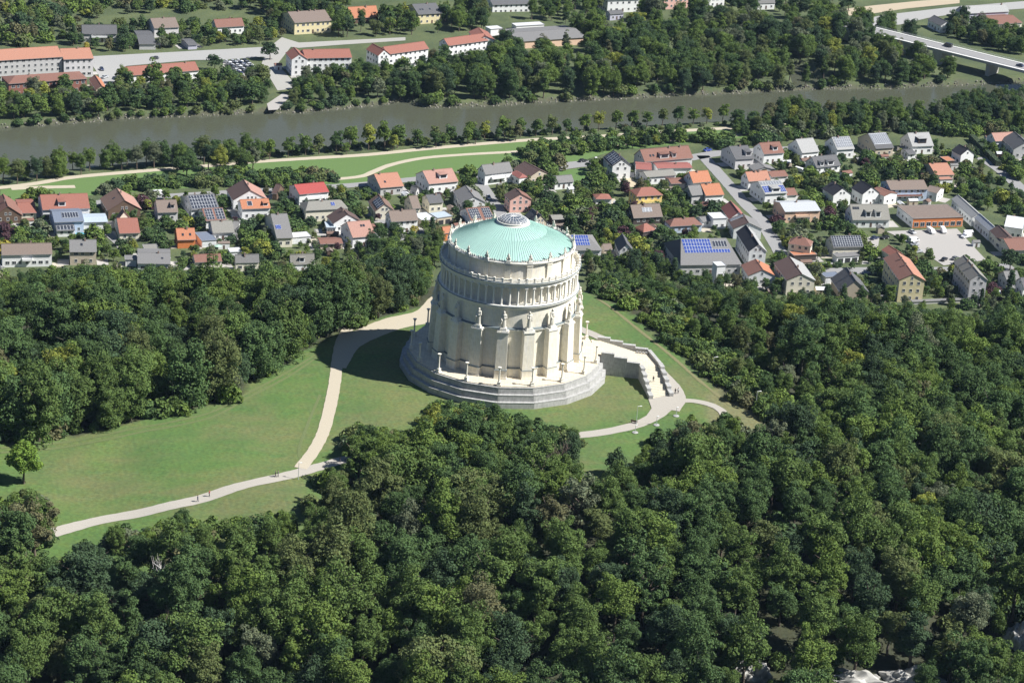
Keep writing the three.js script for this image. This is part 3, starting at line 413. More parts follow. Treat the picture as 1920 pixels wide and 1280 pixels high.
  for (const [y, w, col] of opt.balcony ?? []) { const b = mesh('balcony', merge([bx(w, 0.16, 1.3, 0, 0, 0.65)]), M.frame, root); b.position.set(0, y, hw); mesh('railing', merge([bx(w, 0.9, 0.08, 0, 0.52, 1.28), bx(0.08, 0.9, 1.3, -w / 2, 0.52, 0.65), bx(0.08, 0.9, 1.3, w / 2, 0.52, 0.65)]), WALL[col ?? 'white'], b); }
  fillWindows(root, Lw, hw, eh, rh, opt);
  FOOT.push([C.x, C.z, d.x, d.z, LL / 2, W]); NEAR.set(root, label);
  for (const [u, y, z] of [[-0.4, rh, 0], [0, rh, 0], [0.4, rh, 0], [-0.3, eh, W], [0.3, eh, W], [0, eh * 0.6, W], [-0.4, eh * 0.6, W], [0.4, eh * 0.6, W]]) { const q = pr(root.localToWorld(v(u * LL, y, z))); PROTECT.push(q); root.updateMatrixWorld(); }
  return root;
}
function flat(name, label, category, ax, ay, bx_, by, cx, cy, h, roof, wall, opt = {}) {      // near-left, near-right and far-left corners of a flat roof at height h
  const a = gp(ax, ay, TOWN + h), b = gp(bx_, by, TOWN + h), c = gp(cx, cy, TOWN + h), d = V3(b.x - a.x, 0, b.z - a.z), L = d.length(); d.normalize(); let n = V3(d.z, 0, -d.x); const W = clamp(Math.abs(n.dot(V3(c.x - a.x, 0, c.z - a.z))), 2, 40); if (n.dot(V3(c.x - a.x, 0, c.z - a.z)) < 0) n.negate();
  const C = V3((a.x + b.x) / 2 + n.x * W / 2, TOWN, (a.z + b.z) / 2 + n.z * W / 2), root = thing(name, label, category, C, Math.atan2(-d.z, d.x), opt.group);
  mesh('wall', (() => { const g = bx(L - 0.3, h + 0.3, W - 0.3, 0, h / 2 - 0.2, 0); scaleUV(g, 8); return g; })(), WALL[wall], root);
  const r = mesh('roof', (() => { const g = bx(L + 0.2, 0.2, W + 0.2, 0, h, 0); scaleUV(g, 10); return g; })(), ROOF[roof], root);
  mesh('roof_edge', merge([bx(L + 0.3, 0.16, 0.14, 0, h + 0.14, W / 2 + 0.05), bx(L + 0.3, 0.16, 0.14, 0, h + 0.14, -W / 2 - 0.05), bx(0.14, 0.16, W, L / 2 + 0.08, h + 0.14, 0), bx(0.14, 0.16, W, -L / 2 - 0.08, h + 0.14, 0)]), M.gutter, r);
  const z = W / 2 - 0.13;
  if (opt.gates) for (let i = 0; i < opt.gates; i++) { const g = mesh('garage_door', bx(Math.min(2.6, L / opt.gates * 0.8), 2.1, 0.06, 0, 1.05, 0), opt.dark ? M.dark : M.gate, root); g.position.set(((i + 0.5) / opt.gates - 0.5) * (L - 0.6), 0.05, z); }
  if (opt.wins) for (let f = 0; f < (opt.fl ?? 1); f++) for (let i = 0; i < opt.wins; i++) addWindow(root, ((i + 0.5) / opt.wins - 0.5) * (L - 1), 1.7 + f * 2.8, z + 0.02, 0, opt.ww ?? 1.2, opt.wh ?? 1.3);
  if (opt.sideWall) for (const k of [1, -1]) mesh('side_wall', bx(0.1, h - 0.15, W - 0.3, k * (L / 2 - 0.1), h / 2 - 0.1, 0), WALL[opt.sideWall], root);
  if (opt.side) for (let i = 0; i < opt.side; i++) addWindow(root, -L / 2 + 0.03, 2.0, ((i + 0.5) / opt.side - 0.5) * (W - 1), -Math.PI / 2);
  FOOT.push([C.x, C.z, d.x, d.z, L / 2, W / 2]); NEAR.set(root, label); root.updateMatrixWorld();
  for (const [u, y, w] of [[-0.4, h, 0.4], [0.4, h, 0.4], [0, h, -0.4], [0, h * 0.5, 0.5]]) PROTECT.push(pr(root.localToWorld(V3(u * L, y, w * W))));
  return root;
}
const S9 = [[0.02, 0.98, 0.06, 0.96, 9, 4, 'g']];
// the quarter left of the hall
house('house', 'brown-red chalet house with dark timber gable joined to a low red garage', 'house', 5, 363, 14, 386, 40, 399, 8, 3.5, 'rust', 'timber');
house('garage', 'low red-tiled garage joining two houses beside the dark timber gable', 'garage', 31, 380, 64, 379, 58, 399, 4.6, 3, 'red', 'cream', { chim: [] });
house('house', 'long red-tiled white house with a shed dormer beside the riverside lawn', 'house', 74, 365, 163, 362, 117, 392, 9, 5, 'red', 'white', { dorm: [[0.42, 3.2, 0.2]], chim: [[0.4]] });
house('house', 'pale blue annexe with dark solar panels on its blue-grey roof', 'house', 96, 396, 152, 394, 120, 416, 7.5, 5.5, 'blue', 'lblue', { solar: [[0.3, 0.85, 0.35, 0.85, 6, 1, 'g']], chim: [] });
house('porch', 'white sun porch with solar panels below the pale blue annexe', 'porch', 103, 422, 138, 421, 120, 432, 4, 3, 'dgrey', 'white', { solar: [[0.05, 0.95, 0.1, 0.9, 5, 1, 'g']], chim: [] });
house('garage', 'white double garage with arched dark openings beside the blue annexe', 'garage', 152, 406, 199, 405, 178, 416, 4, 3.4, 'lblue', 'white', { chim: [], win: 0 });
house('house', 'wide brown chalet with overhanging roof and dark gable near a white van', 'house', 218, 352, 233, 375, 200, 394, 8.5, 4, 'brown', 'timber', { roof2: 'pink', sky: [[0.5, 0.6]] });
house('house', 'small house with smooth red roof in front of the brown chalet', 'house', 218, 409, 257, 408, 238, 437, 7, 3.5, 'red', 'cream', { chim: [] });
house('house', 'narrow house with steep brown hip roof behind the smooth red roof', 'house', 229, 391, 233, 396, 220, 411, 8.6, 5, 'brown', 'cream', { chim: [], win: 0 });
house('house', 'grey-walled house with taupe roof between garden trees beside the street', 'house', 291, 375, 330, 374, 310, 398, 8, 4.5, 'taupe', 'pale', { dorm: [[0.75, 1.6, 0.3]] });
house('row_house', 'long white terrace with taupe roof and flower balconies at the wood edge', 'row house', 1, 457, 96, 455, 50, 477, 9, 5.6, 'taupe', 'white', { wn: 7, balcony: [[3.0, 4, 'white']], nodoor: 1 });
house('house', 'tall house with grey-brown roof and cream gable beside the long white terrace', 'house', 129, 449, 180, 449, 158, 472, 9.5, 6, 'grey', 'beige', { sky: [[0.45, 0.6]] });
house('house', 'low grey-roofed bungalow at the wood edge with small skylight', 'house', 257, 473, 319, 474, 290, 494, 5.5, 4, 'grey', 'white', { sky: [[0.75, 0.5]] });
flat('garage', 'small flat-roofed grey garage at the wood edge beside the grey bungalow', 'garage', 234, 487, 256, 487, 236, 479, 3, 'grey', 'white', { gates: 1 });
flat('shed', 'flat beige-roofed shed above the grey bungalow', 'shed', 272, 471, 298, 470, 264, 459, 3, 'mossy', 'white');
house('house', 'white house with grey roof fully covered in white-framed solar panels', 'house', 348, 366, 401, 363, 380, 392, 7.5, 4, 'dgrey', 'white', { solar: [[0.05, 0.95, 0.05, 0.95, 9, 4, 'g']], chim: [[0.3, -1]] });
house('house', 'white house with two solar fields split by a strip of red roof', 'house', 378, 391, 417, 389, 401, 413, 7, 4, 'rust', 'white', { solar: [[0.08, 0.46, 0.06, 0.94, 3, 4, 'g'], [0.56, 0.97, 0.06, 0.94, 3, 4, 'g']], chim: [] });
house('house', 'house with weathered grey roof below the two solar-panelled houses', 'house', 394, 414, 435, 413, 415, 436, 7, 4, 'mossy', 'white');
house('garage', 'low grey-roofed wing beside the weathered grey house', 'garage', 437, 414, 449, 415, 450, 430, 5.4, 3, 'grey', 'white', { chim: [] });
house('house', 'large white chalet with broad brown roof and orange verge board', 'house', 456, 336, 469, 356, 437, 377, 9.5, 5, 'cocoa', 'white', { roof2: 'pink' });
house('house', 'white house front with orange roof and one dark solar window', 'house', 449, 374, 503, 372, 476, 391, 8, 5.3, 'orange', 'white', { solar: [[0.22, 0.4, 0.3, 0.8, 1, 1, 'g']], dorm: [[0.84, 2.2, 0.25]] });
house('shed', 'dark brown wooden barn beside the bright red roof', 'shed', 517, 344, 527, 346, 506, 361, 6.5, 3.2, 'cocoa', 'timber', { chim: [], win: 0 });
house('house', 'white house with bright crimson metal roof beside the riverside path', 'house', 551, 346, 607, 341, 587, 362, 8, 5.5, 'crimson', 'white', { balcony: [[2.9, 7, 'white']] });
house('house', 'cream house with grey-brown hipped roof and two small solar panels', 'house', 578, 377, 636, 374, 603, 393, 8, 5.6, 'mossy', 'cream', { solar: [[0.68, 0.8, 0.35, 0.75, 2, 1, 'b']], hip: 0.5 });
house('house', 'house with very steep grey roof and three violet solar panels', 'house', 507, 401, 538, 400, 522, 448, 10.5, 4.4, 'grey', 'cream', { solar: [[0.1, 0.42, 0.36, 0.54, 4, 1, 'b']] });
house('house', 'bright orange-tiled cottage with two small round skylights', 'house', 329, 428, 364, 427, 347, 449.5, 7.5, 4, 'orange', 'orange', { sky: [[0.33, 0.45], [0.72, 0.45]], win: 0 });
flat('garage', 'flat slate-grey garage roof beside the orange cottage', 'garage', 378, 452, 406, 450, 367, 436, 3, 'blue', 'white', { gates: 2 });
house('house', 'long low orange-red roof at the wood edge among garden trees', 'house', 362, 477, 413, 475, 385, 491, 5, 3, 'rust', 'cream', { chim: [] });
house('house', 'grey-roofed house with small gable at the wood edge beside a white garage', 'house', 440, 477, 485, 476, 462, 492, 7, 4, 'grey', 'cream');
flat('garage', 'white flat-roofed garage between the orange-red roof and steep grey roof', 'garage', 431, 473, 453, 472, 428, 465, 3, 'white', 'white', { gates: 1 });
house('house', 'pale grey two-tone roofed house half hidden at the wood edge', 'house', 543, 477, 589, 475, 566, 495, 8, 4, 'mossy', 'white', { dorm: [[0.48, 2.2, 0.2]] });
flat('garage', 'pale blue-white garage row with flat roof below the steep grey roof', 'garage', 545, 446, 583, 443, 542, 437, 3, 'white', 'white', { gates: 2 });
house('shed', 'long low brown shed roof behind the pink-roofed house', 'shed', 597, 448, 640, 447, 620, 457, 3.4, 2.6, 'rust', 'beige', { chim: [] });
house('house', 'house with smooth orange-red roof and dark gable beside the curved path', 'house', 701, 326, 745, 322.5, 728, 351, 8, 4, 'salmon', 'grey', { sky: [[0.3, 0.4]], chim: [[0.2]] });
house('house', 'white house with pink roof and dark red dormer beside the river meadow', 'house', 792, 320, 847.5, 315, 825, 343, 9, 5, 'pink', 'white', { dorm: [[0.55, 4, 0.3]], chim: [[0.35]] });
house('shed', 'small grey hipped outbuilding below the pink-roofed dormer house', 'shed', 772, 347, 784, 350, 776, 358, 5, 3, 'grey', 'grey', { chim: [] });
house('house', 'cream gabled house with dark solar panels on a brown slope', 'house', 709, 363, 722, 382, 702, 396, 7.5, 4, 'brown', 'cream', { solar: [[0.25, 0.95, 0.3, 0.92, 4, 2, 'g']] });
house('house', 'brown-roofed wing with dark dormer slot beside a grey cream house', 'house', 766, 367, 782, 366, 772, 391, 8, 4, 'taupe', 'cream', { chim: [] });
house('house', 'cream house with wide weathered grey roof in the block above the white house', 'house', 798, 365, 825, 363, 815, 380, 7.4, 5, 'dgrey', 'cream');
house('house', 'tall white two-storey house with taupe roof and dark square windows', 'house', 728, 395, 779, 392, 760, 414, 9.5, 6, 'taupe', 'white', { wn: 4 });
flat('garage', 'white flat metal roof beside the tall white house', 'garage', 792, 414, 818, 411, 783, 400, 3.2, 'white', 'beige');
flat('garage', 'pale blue flat metal roof behind the white flat roof', 'garage', 820, 409, 848, 405, 812, 399, 3.4, 'lblue', 'beige', { gates: 2, dark: 1 });
house('house', 'white gabled house with long grey roof facing the hall', 'house', 873, 347, 889, 368, 865, 380, 8, 5, 'grey', 'white');
house('house', 'red-roofed house covered in solar panels just behind the copper dome', 'house', 873, 390, 917, 387, 900, 413, 8, 4.5, 'rust', 'white', { solar: [[0.05, 0.48, 0.15, 0.92, 5, 4, 'g'], [0.62, 0.97, 0.15, 0.92, 4, 4, 'g']], chim: [] });
house('house', 'white gabled house with near-black slope and glass-roofed conservatory', 'house', 639, 387.5, 652, 401, 627, 422, 8.5, 4.5, 'cocoa', 'white');
flat('conservatory', 'glass-roofed conservatory at the foot of the near-black slope', 'conservatory', 612, 427, 630, 427, 608, 416, 3, 'lblue', 'white', { wins: 3 });
house('house', 'white house with large dusty pink roof at the wood edge', 'house', 650, 416, 693, 412.5, 678, 444, 9.5, 5, 'pink', 'white', { sky: [[0.55, 0.7], [0.66, 0.7]], chim: [] });
house('house', 'low grey gabled house at the wood edge beside the dusty pink roof', 'house', 703, 436, 709, 444, 690, 453, 6, 3, 'grey', 'grey', { chim: [] });
house('shed', 'tiny bright orange roof peeping beside the copper dome', 'shed', 829, 425, 846, 423, 838, 437, 6, 3.5, 'orange', 'orange', { chim: [], win: 0 });
house('house', 'narrow white house with grey roof between trees and the dome', 'house', 783, 432, 800, 431, 793, 446, 6.5, 4, 'grey', 'white', { chim: [] });
// behind the dome
house('house', 'white house with pale grey roof and bare gable beside the river meadow', 'house', 903, 309, 955, 303, 935, 324, 9, 5.5, 'grey', 'white', { balcony: [[2.9, 8, 'white']] });
house('house', 'dark red-brown roofed house set at an angle among trees', 'house', 983, 302, 1013, 318, 975, 323, 7, 4, 'cocoa', 'beige', { chim: [] });
house('house', 'low red hipped roof joined to the dark red-brown house', 'house', 968, 319, 980, 326, 969, 332, 5.5, 4, 'brick', 'white', { hip: 0.5, chim: [] });
house('shed', 'grey-roofed open barn beside the small green lawn', 'shed', 1036, 330, 1072, 327, 1055, 342, 6, 3.5, 'grey', 'white', { chim: [] });
house('house', 'pink gabled house with dark red-brown roof behind the dome', 'house', 967, 352, 977.5, 363, 957.5, 378, 9, 6, 'cocoa', 'pink', { roof2: 'rust' });
house('house', 'dark grey house with beige gable peeping over the copper dome', 'house', 997, 390, 1015, 403, 982, 404, 7.5, 4, 'dgrey', 'beige');
house('shed', 'flat grey garden shed with white edge behind the dome', 'shed', 1032, 403, 1055, 402, 1045, 411, 4, 3, 'mossy', 'dark', { chim: [], win: 0 });
house('house', 'hipped grey house with blue solar panels among dark trees beside the dome', 'house', 1072, 440, 1100, 440, 1098, 469, 8, 4.5, 'grey', 'white', { solar: [[-0.05, 1.05, 0.3, 0.97, 7, 3, 'b']], hip: 0.5, chim: [] });
house('pavilion', 'tiny red-roofed white garden pavilion among dark trees', 'pavilion', 1127, 363, 1133, 363, 1130, 373, 4, 2.6, 'red', 'white', { hip: 1, chim: [], win: 0 });
house('house', 'big white gabled house with black roof and many dark windows', 'house', 1150, 281, 1167.5, 298, 1147, 311, 10, 6.5, 'black', 'white', { solar: [[0.1, 0.95, 0.1, 0.95, 5, 3, 'g']] });
house('row_house', 'long red-brown roofed terrace with dormers beside the riverside trees', 'row house', 1200, 280, 1291, 272.5, 1250, 300, 9.5, 5, 'rust', 'grey', { dorm: [[0.42, 5, 0.15], [0.62, 2, 0.15]], sky: [[0.16, 0.45], [0.22, 0.45]], chim: [[0.6], [0.85]] });
house('garage', 'long white garage wing with shallow red roof below the long terrace', 'garage', 1228, 307, 1294, 306, 1265, 315, 4.6, 3.8, 'brick', 'white', { chim: [[0.6]], win: 0 });
house('house', 'white wing with bright red lean-to roof next to the black-roofed house', 'house', 1192, 306, 1222, 308, 1212, 318, 6, 5, 'brick', 'white', { chim: [] });
house('house', 'low white house with mossy grey roof below the red lean-to', 'house', 1206, 321, 1262, 317, 1240, 330, 5.5, 4, 'mossy', 'white', { chim: [] });
house('house', 'house with vivid orange roof above a half orange half grey roof', 'house', 1292, 322, 1327.5, 319, 1312, 342, 8.5, 4.5, 'orange', 'white', { chim: [[0.4]] });
house('house', 'white house with orange tiled roof on the street corner', 'house', 1314, 345, 1349, 343, 1335, 366, 8.5, 5, 'orange', 'white', { chim: [[0.3]] });
house('house', 'grey-tiled half house joined to the orange corner house', 'house', 1290, 348, 1313, 346, 1302, 366, 8.3, 5, 'grey', 'grey', { chim: [] });
house('shed', 'low brown-roofed shed beside the vivid orange roof', 'shed', 1253, 335, 1281, 334, 1265, 344, 4, 3, 'rust', 'grey', { chim: [], win: 0 });
house('house', 'yellow house with red hipped roof and dark balcony', 'house', 1203, 351, 1221, 350, 1213, 367, 9, 6.4, 'red', 'yellow', { hip: 1, balcony: [[3.0, 7, 'yellow']], chim: [] });
house('house', 'house with broad brown roof and pale skylight block below the yellow house', 'house', 1182, 384, 1237, 381, 1210, 407.5, 8, 3.4, 'taupe', 'dark', { solar: [[0.35, 0.68, 0.4, 0.74, 3, 2, 'p']], chim: [[0.45]] });
house('house', 'low bungalow with wide orange hipped roof and shaded veranda', 'house', 1264, 409, 1301, 407, 1282, 423, 6, 3.5, 'rust', 'lblue', { hip: 1, chim: [[0.5]] });
house('house', 'small orange hipped roof among trees below the brown roof', 'house', 1208, 419, 1213, 418, 1213, 434, 5.5, 3, 'red', 'dark', { hip: 1, chim: [], win: 0 });
house('house', 'white gabled house with dark red roof beside the bending street', 'house', 1370, 376, 1386, 397, 1355, 394, 8, 4.5, 'brick', 'white', { chim: [] });
flat('house', 'white flat-roofed cube with one small window beside the dark red roof', 'house', 1338, 410, 1364, 409, 1333, 399, 5, 'white', 'white', { wins: 2 });
house('house', 'dark brown roof with a row of pale tube collectors', 'house', 1393, 400, 1404, 417, 1376, 430, 8, 5, 'cocoa', 'white', { roof2: 'grey', solar: [[0.1, 0.3, 0.1, 0.95, 1, 8, 'p']] });
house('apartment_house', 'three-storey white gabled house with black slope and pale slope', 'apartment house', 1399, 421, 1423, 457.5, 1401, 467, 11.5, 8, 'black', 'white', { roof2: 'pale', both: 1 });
house('shed', 'little grey-roofed white shed beside the orange bungalow', 'shed', 1311, 407, 1330, 405, 1322, 415, 4, 3, 'grey', 'white', { chim: [] });
// the row behind, to the right
house('house', 'grey-roofed house with porch on the corner of the riverside street', 'house', 1367, 274, 1402.5, 272, 1387, 298, 9.5, 5.5, 'dgrey', 'pale', { dorm: [[0.75, 3, 0.2]] });
house('house', 'house with rusty red roof and white dormer balcony in the back row', 'house', 1424, 267.5, 1462.5, 265, 1445, 288, 9.5, 5.5, 'rust', 'white', { dorm: [[0.6, 2.6, 0.25]] });
house('house', 'white house with plain pale grey roof in the back row', 'house', 1492.5, 261, 1525, 258, 1513, 286, 9.5, 4.5, 'pale', 'white');
house('house', 'white house with pale solar grid on its roof in the back row', 'house', 1560, 257, 1593, 255, 1583, 280, 9.5, 5, 'pale', 'white', { solar: [[0.06, 0.97, 0.18, 0.97, 8, 4, 'p']] });
house('house', 'grey house with white boxy dormer below the solar grid house', 'house', 1522, 294, 1568, 289, 1553, 312, 7.5, 3.5, 'dgrey', 'white', { dorm: [[0.6, 3.6, 0.1, 'white'], [0.25, 2, 0.1]] });
house('shed', 'grey gabled shed beside the rusty red roof', 'shed', 1424, 304, 1435, 313, 1409, 316, 4.6, 3, 'grey', 'grey', { chim: [], win: 0 });
house('house', 'house with salmon roof and two small chimneys', 'house', 1398, 322, 1439, 319, 1420, 339, 8, 4.5, 'salmon', 'white', { chim: [[0.4], [0.6]] });
house('garage', 'brown and red roofed garage joined to the salmon roof', 'garage', 1440, 321, 1472, 319, 1458, 331, 5, 3.5, 'rust', 'white', { chim: [], win: 0 });
house('house', 'white house with violet-blue solar panels around a grey dormer', 'house', 1422, 340, 1464, 337.5, 1447, 363, 9, 5.5, 'pale', 'white', { solar: [[0.03, 0.3, 0.1, 0.6, 3, 3, 'b'], [0.75, 0.98, 0.1, 0.6, 3, 3, 'b'], [0.03, 0.98, 0.68, 0.95, 8, 1, 'p']], dorm: [[0.52, 4.2, 0.12]] });
house('shed', 'small brown-roofed shed beside the violet solar house', 'shed', 1470, 353, 1490, 352, 1480, 366, 5, 3, 'rust', 'white', { chim: [], win: 0 });
house('house', 'cream house with pale metal roof and wooden balcony', 'house', 1462, 379, 1529, 377, 1500, 396, 7.6, 5.6, 'metal', 'apricot', { balcony: [[2.9, 7, 'apricot']] });
house('house', 'white gabled twin house with black roof and tall flue', 'house', 1561, 339, 1582, 352, 1563, 367, 9, 5.5, 'black', 'white', { chim: [[0.3]] });
house('house', 'white gabled twin house with black roof beside the red lean-to', 'house', 1615, 337.5, 1636, 350, 1618, 365, 9, 5.5, 'black', 'white', { chim: [] });
house('house', 'large house with lichen-grey roof, three skylights and two dark dormers', 'house', 1594, 382.5, 1665, 382.5, 1633, 412, 9.5, 4, 'mossy', 'white', { sky: [[0.08, 0.75], [0.14, 0.75], [0.2, 0.75]], dorm: [[0.42, 2.4, 0.15], [0.68, 2.4, 0.15]] });
house('house', 'house with tall upright solar strips on a steep grey roof', 'house', 1627.5, 250, 1662, 248, 1650, 278, 9.5, 4.5, 'dgrey', 'beige', { solar: [[0.04, 0.97, 0.25, 0.98, 9, 1, 'p']] });
house('house', 'white house with big dark dormer on a pale grey roof', 'house', 1702, 249, 1742.5, 247.5, 1727, 274, 9.5, 4.5, 'pale', 'white', { dorm: [[0.5, 4.5, 0.2, 'dark']] });
house('shed', 'little slate-roofed white outbuilding below the big dark dormer', 'shed', 1697, 281, 1712, 280, 1705, 289, 4, 3, 'dgrey', 'white', { chim: [] });
house('house', 'white gabled house with black roof near the hedged lane', 'house', 1799, 270, 1817, 279, 1798, 289, 8.5, 5.5, 'black', 'white');
flat('carport', 'flat orange-roofed carport beside the black roof', 'carport', 1776, 302, 1792, 301, 1768, 294, 3, 'orange', 'dark');
house('house', 'cottage with flat-toned orange roof in the orchard', 'house', 1742, 306, 1777, 305, 1765, 328, 6.6, 3.5, 'salmon', 'beige', { chim: [[0.2]], win: 0 });
flat('garage', 'white garage with pale flat roof below the orchard cottage', 'garage', 1764, 337, 1788, 336, 1762, 332, 3.4, 'salmon', 'white', { gates: 1 });
house('house', 'long brown-roofed house with red balcony across its dark front', 'house', 1662, 338, 1733, 337, 1713, 355, 8.5, 6, 'taupe', 'lblue', { balcony: [[2.8, 13, 'brick']], wn: 6 });
house('house', 'white wing with shallow brown roof at the end of the red balcony', 'house', 1744, 347, 1766, 352, 1757, 362, 6, 4.5, 'taupe', 'white', { chim: [] });
house('garage', 'white lean-to house with red-brown roof between black gable and red balcony', 'garage', 1645, 350, 1672, 361, 1655, 366, 6, 5, 'rust', 'white', { chim: [] });
flat('workshop', 'wide flat brown-roofed workshop with bright orange front', 'workshop', 1713, 410, 1808, 407, 1687, 386, 4.6, 'taupe', 'orange', { wins: 8, ww: 2.2, wh: 2.0, side: 4, sideWall: 'white' });
house('warehouse', 'long pale metal-roofed warehouse set at an angle beside the workshop', 'warehouse', 1797, 365, 1836, 400, 1820, 405, 6.5, 4.5, 'pale', 'white', { chim: [], fl: 1, both: 1 });
house('warehouse', 'pale metal-roofed warehouse end beside the parking yard', 'warehouse', 1838, 400, 1866, 425, 1850, 428, 6.8, 4.8, 'metal', 'white', { chim: [], fl: 1 });
flat('warehouse', 'bright white flat-roofed hall behind the pale warehouse', 'warehouse', 1884, 425, 1919, 430, 1856, 399, 5, 'white', 'white', { wins: 3 });
house('house', 'red-brown gabled house at the end of the warehouse', 'house', 1873, 422, 1893, 442, 1862, 438, 7.5, 5, 'cocoa', 'cream', { chim: [] });
house('house', 'long rust-brown roof behind the big round tree at the yard', 'house', 1882, 447, 1940, 446, 1905, 469, 7, 4.5, 'rust', 'cream', { chim: [] });
house('house', 'house with bleached pink roof beside the field track', 'house', 1860, 249, 1900, 247, 1880, 264, 7.5, 4.5, 'pink', 'white', { chim: [] });
house('house', 'dark slate-roofed house with pale skylights beside the bleached pink roof', 'house', 1903, 246, 1925, 266, 1890, 270, 9, 5, 'dgrey', 'pale', {});
// the lower right quarter
house('apartment_block', 'yellow gabled apartment block with brown and orange roof and balconies', 'apartment block', 1683, 472, 1713, 513, 1686, 525, 13, 10, 'rust', 'lemon', { roof2: 'salmon', fl: 3, both: 1, chim: [[0.3], [0.6]] });
house('house', 'red-roofed house behind the yellow apartment block', 'house', 1667, 459, 1684, 470, 1659, 472, 7, 5, 'red', 'cream', { chim: [] });
house('apartment_block', 'pale grey gabled apartment block with weathered brown roof', 'apartment block', 1808, 478, 1838, 513, 1817, 523, 13, 10, 'mossy', 'pale', { fl: 3, both: 1, chim: [[0.3], [0.6]] });
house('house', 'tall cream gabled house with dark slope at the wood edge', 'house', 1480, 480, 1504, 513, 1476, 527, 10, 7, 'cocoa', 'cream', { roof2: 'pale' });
house('house', 'cream two-storey house with hipped rust roof and orange veranda', 'house', 1496, 443, 1510, 445, 1510, 461, 9, 6.4, 'rust', 'cream', { hip: 1 });
flat('veranda', 'orange-tiled veranda in front of the hipped cream house', 'veranda', 1489, 479, 1532, 477, 1489, 471, 3, 'orange', 'dark', {});
house('house', 'cream house with complete dark solar roof beside the hipped house', 'house', 1557, 442, 1614, 441, 1593, 463, 8.5, 5, 'dgrey', 'cream', { solar: [[0.02, 0.98, 0.06, 0.97, 12, 5, 'g']] });
flat('carport', 'white-edged flat carport in front of the solar roof', 'carport', 1570, 482, 1612, 479, 1570, 475, 3, 'grey', 'white', { gates: 3, dark: 1 });
house('house', 'small white house with brown slope and orange slope', 'house', 1417, 485, 1431, 505, 1397, 508, 7.5, 4.6, 'rust', 'white', { roof2: 'orange' });
house('house', 'big dark brown gabled roof at the wood edge beside the street', 'house', 1588, 500, 1606, 526, 1568, 537, 9, 3.6, 'dgrey', 'beige', { win: 0 });
flat('garage', 'flat slate garage beside the dark brown gable', 'garage', 1549, 520, 1578, 518, 1544, 511, 3, 'blue', 'white', { gates: 2 });
house('parish_hall', 'large grey hall roof with a wide field of blue solar panels', 'hall', 1277, 447, 1362, 446, 1330, 496, 12, 5, 'grey', 'grey', { solar: [[0.0, 0.62, 0.44, 0.97, 10, 4, 'b'], [0.62, 1.0, 0.44, 0.58, 6, 1, 'b'], [0.66, 0.97, 0.66, 0.9, 5, 1, 'g']], chim: [], hip: 0.25, hipRoof: 'dgrey', wn: 9 });
flat('stair_tower', 'narrow white glazed stair tower in front of the large grey hall', 'tower', 1345, 499, 1362, 498, 1340, 491, 9, 'white', 'white', { wins: 1, fl: 2, ww: 2.2, wh: 2 });
house('house', 'little white gabled house with dark slope between trees below the dome', 'house', 1167, 437, 1176, 457, 1161, 472, 8, 4.5, 'dgrey', 'white', { chim: [] });
house('shed', 'small tan roof beside the solar hipped house', 'shed', 1130, 457, 1146, 456, 1138, 468, 5, 3, 'taupe', 'beige', { chim: [], win: 0 });
house('house', 'grey-roofed house behind the dark conifer', 'house', 1882, 508, 1908, 507, 1895, 527, 7, 4, 'grey', 'pale', {});
house('house', 'white-walled house beside the dark conifer at the wood edge', 'house', 1914, 520, 1940, 519, 1928, 538, 8, 5, 'dgrey', 'white', {});
flat('garden_wall', 'low grey retaining wall along the wood below the apartment blocks', 'wall', 1712, 566, 1812, 562, 1712, 563.5, 1.2, 'grey', 'grey');
// across the river
house('apartment_block', 'long apartment block with smooth orange roof and recessed balconies', 'apartment block', -30, 94, 107, 86, 55, 110, 14, 11, 'salmon', 'grey', { fl: 4, wn: 12, nodoor: 1, chim: [] });
house('apartment_block', 'pinkish end block with orange roof beside the bus stop road', 'apartment block', 111, 91, 167.5, 89, 140, 110.5, 13, 10, 'salmon', 'pale', { fl: 3, nodoor: 1, chim: [[0.6]] });
house('row_house', 'brick house with long red hipped roof in front of the orange-roofed blocks', 'row house', 28, 141, 136, 134, 60, 154, 9.5, 7.4, 'rust', 'brick', { hip: 0.8, chim: [[0.2]] });
house('house', 'red-orange angled roof at the end of the brick house', 'house', 177, 140, 190, 160, 176, 164, 6.5, 4.4, 'rust', 'beige', { roof2: 'orange', chim: [] });
house('inn', 'long red-roofed white inn between road and river trees', 'inn', 233, 125, 365, 115, 340, 134, 7.5, 4.5, 'red', 'white', { chim: [[0.45], [0.9]], sky: [[0.4, 0.5]] });
house('house', 'grey-purple roofed house with white balcony on the far slope', 'house', 152, 46, 218, 46, 185, 63, 9, 5, 'dgrey', 'grey', { balcony: [[3, 9, 'white']] });
house('house', 'grey house with pale roof and glazed front above the road', 'house', 281, 34, 328, 32, 305, 52, 9, 5.5, 'taupe', 'pale', {});
house('garage', 'grey double garage with white doors beside the road', 'garage', 255, 64, 287, 64, 270, 82, 5, 3.4, 'dgrey', 'grey', { chim: [], win: 0 });
house('house', 'red-roofed house half hidden by trees above the road', 'house', 400, 36, 453, 33, 430, 50, 8, 4.5, 'rust', 'white', {});
house('house', 'big yellow house with taupe roof above the road', 'house', 539, 22, 609, 18, 578, 41, 10.5, 7, 'taupe', 'lemon', { chim: [[0.25], [0.6], [0.75]] });
house('garage', 'tiny lilac-grey garage beside the road', 'garage', 345, 76, 363, 75, 354, 84, 3.5, 2.8, 'dgrey', 'lilac', { chim: [], win: 0 });
house('office_block', 'white office block with red roof and blue canopy between two other red-roofed offices', 'office block', 718, 87.5, 795, 77, 770, 96, 12, 9, 'red', 'white', { fl: 3, chim: [] });
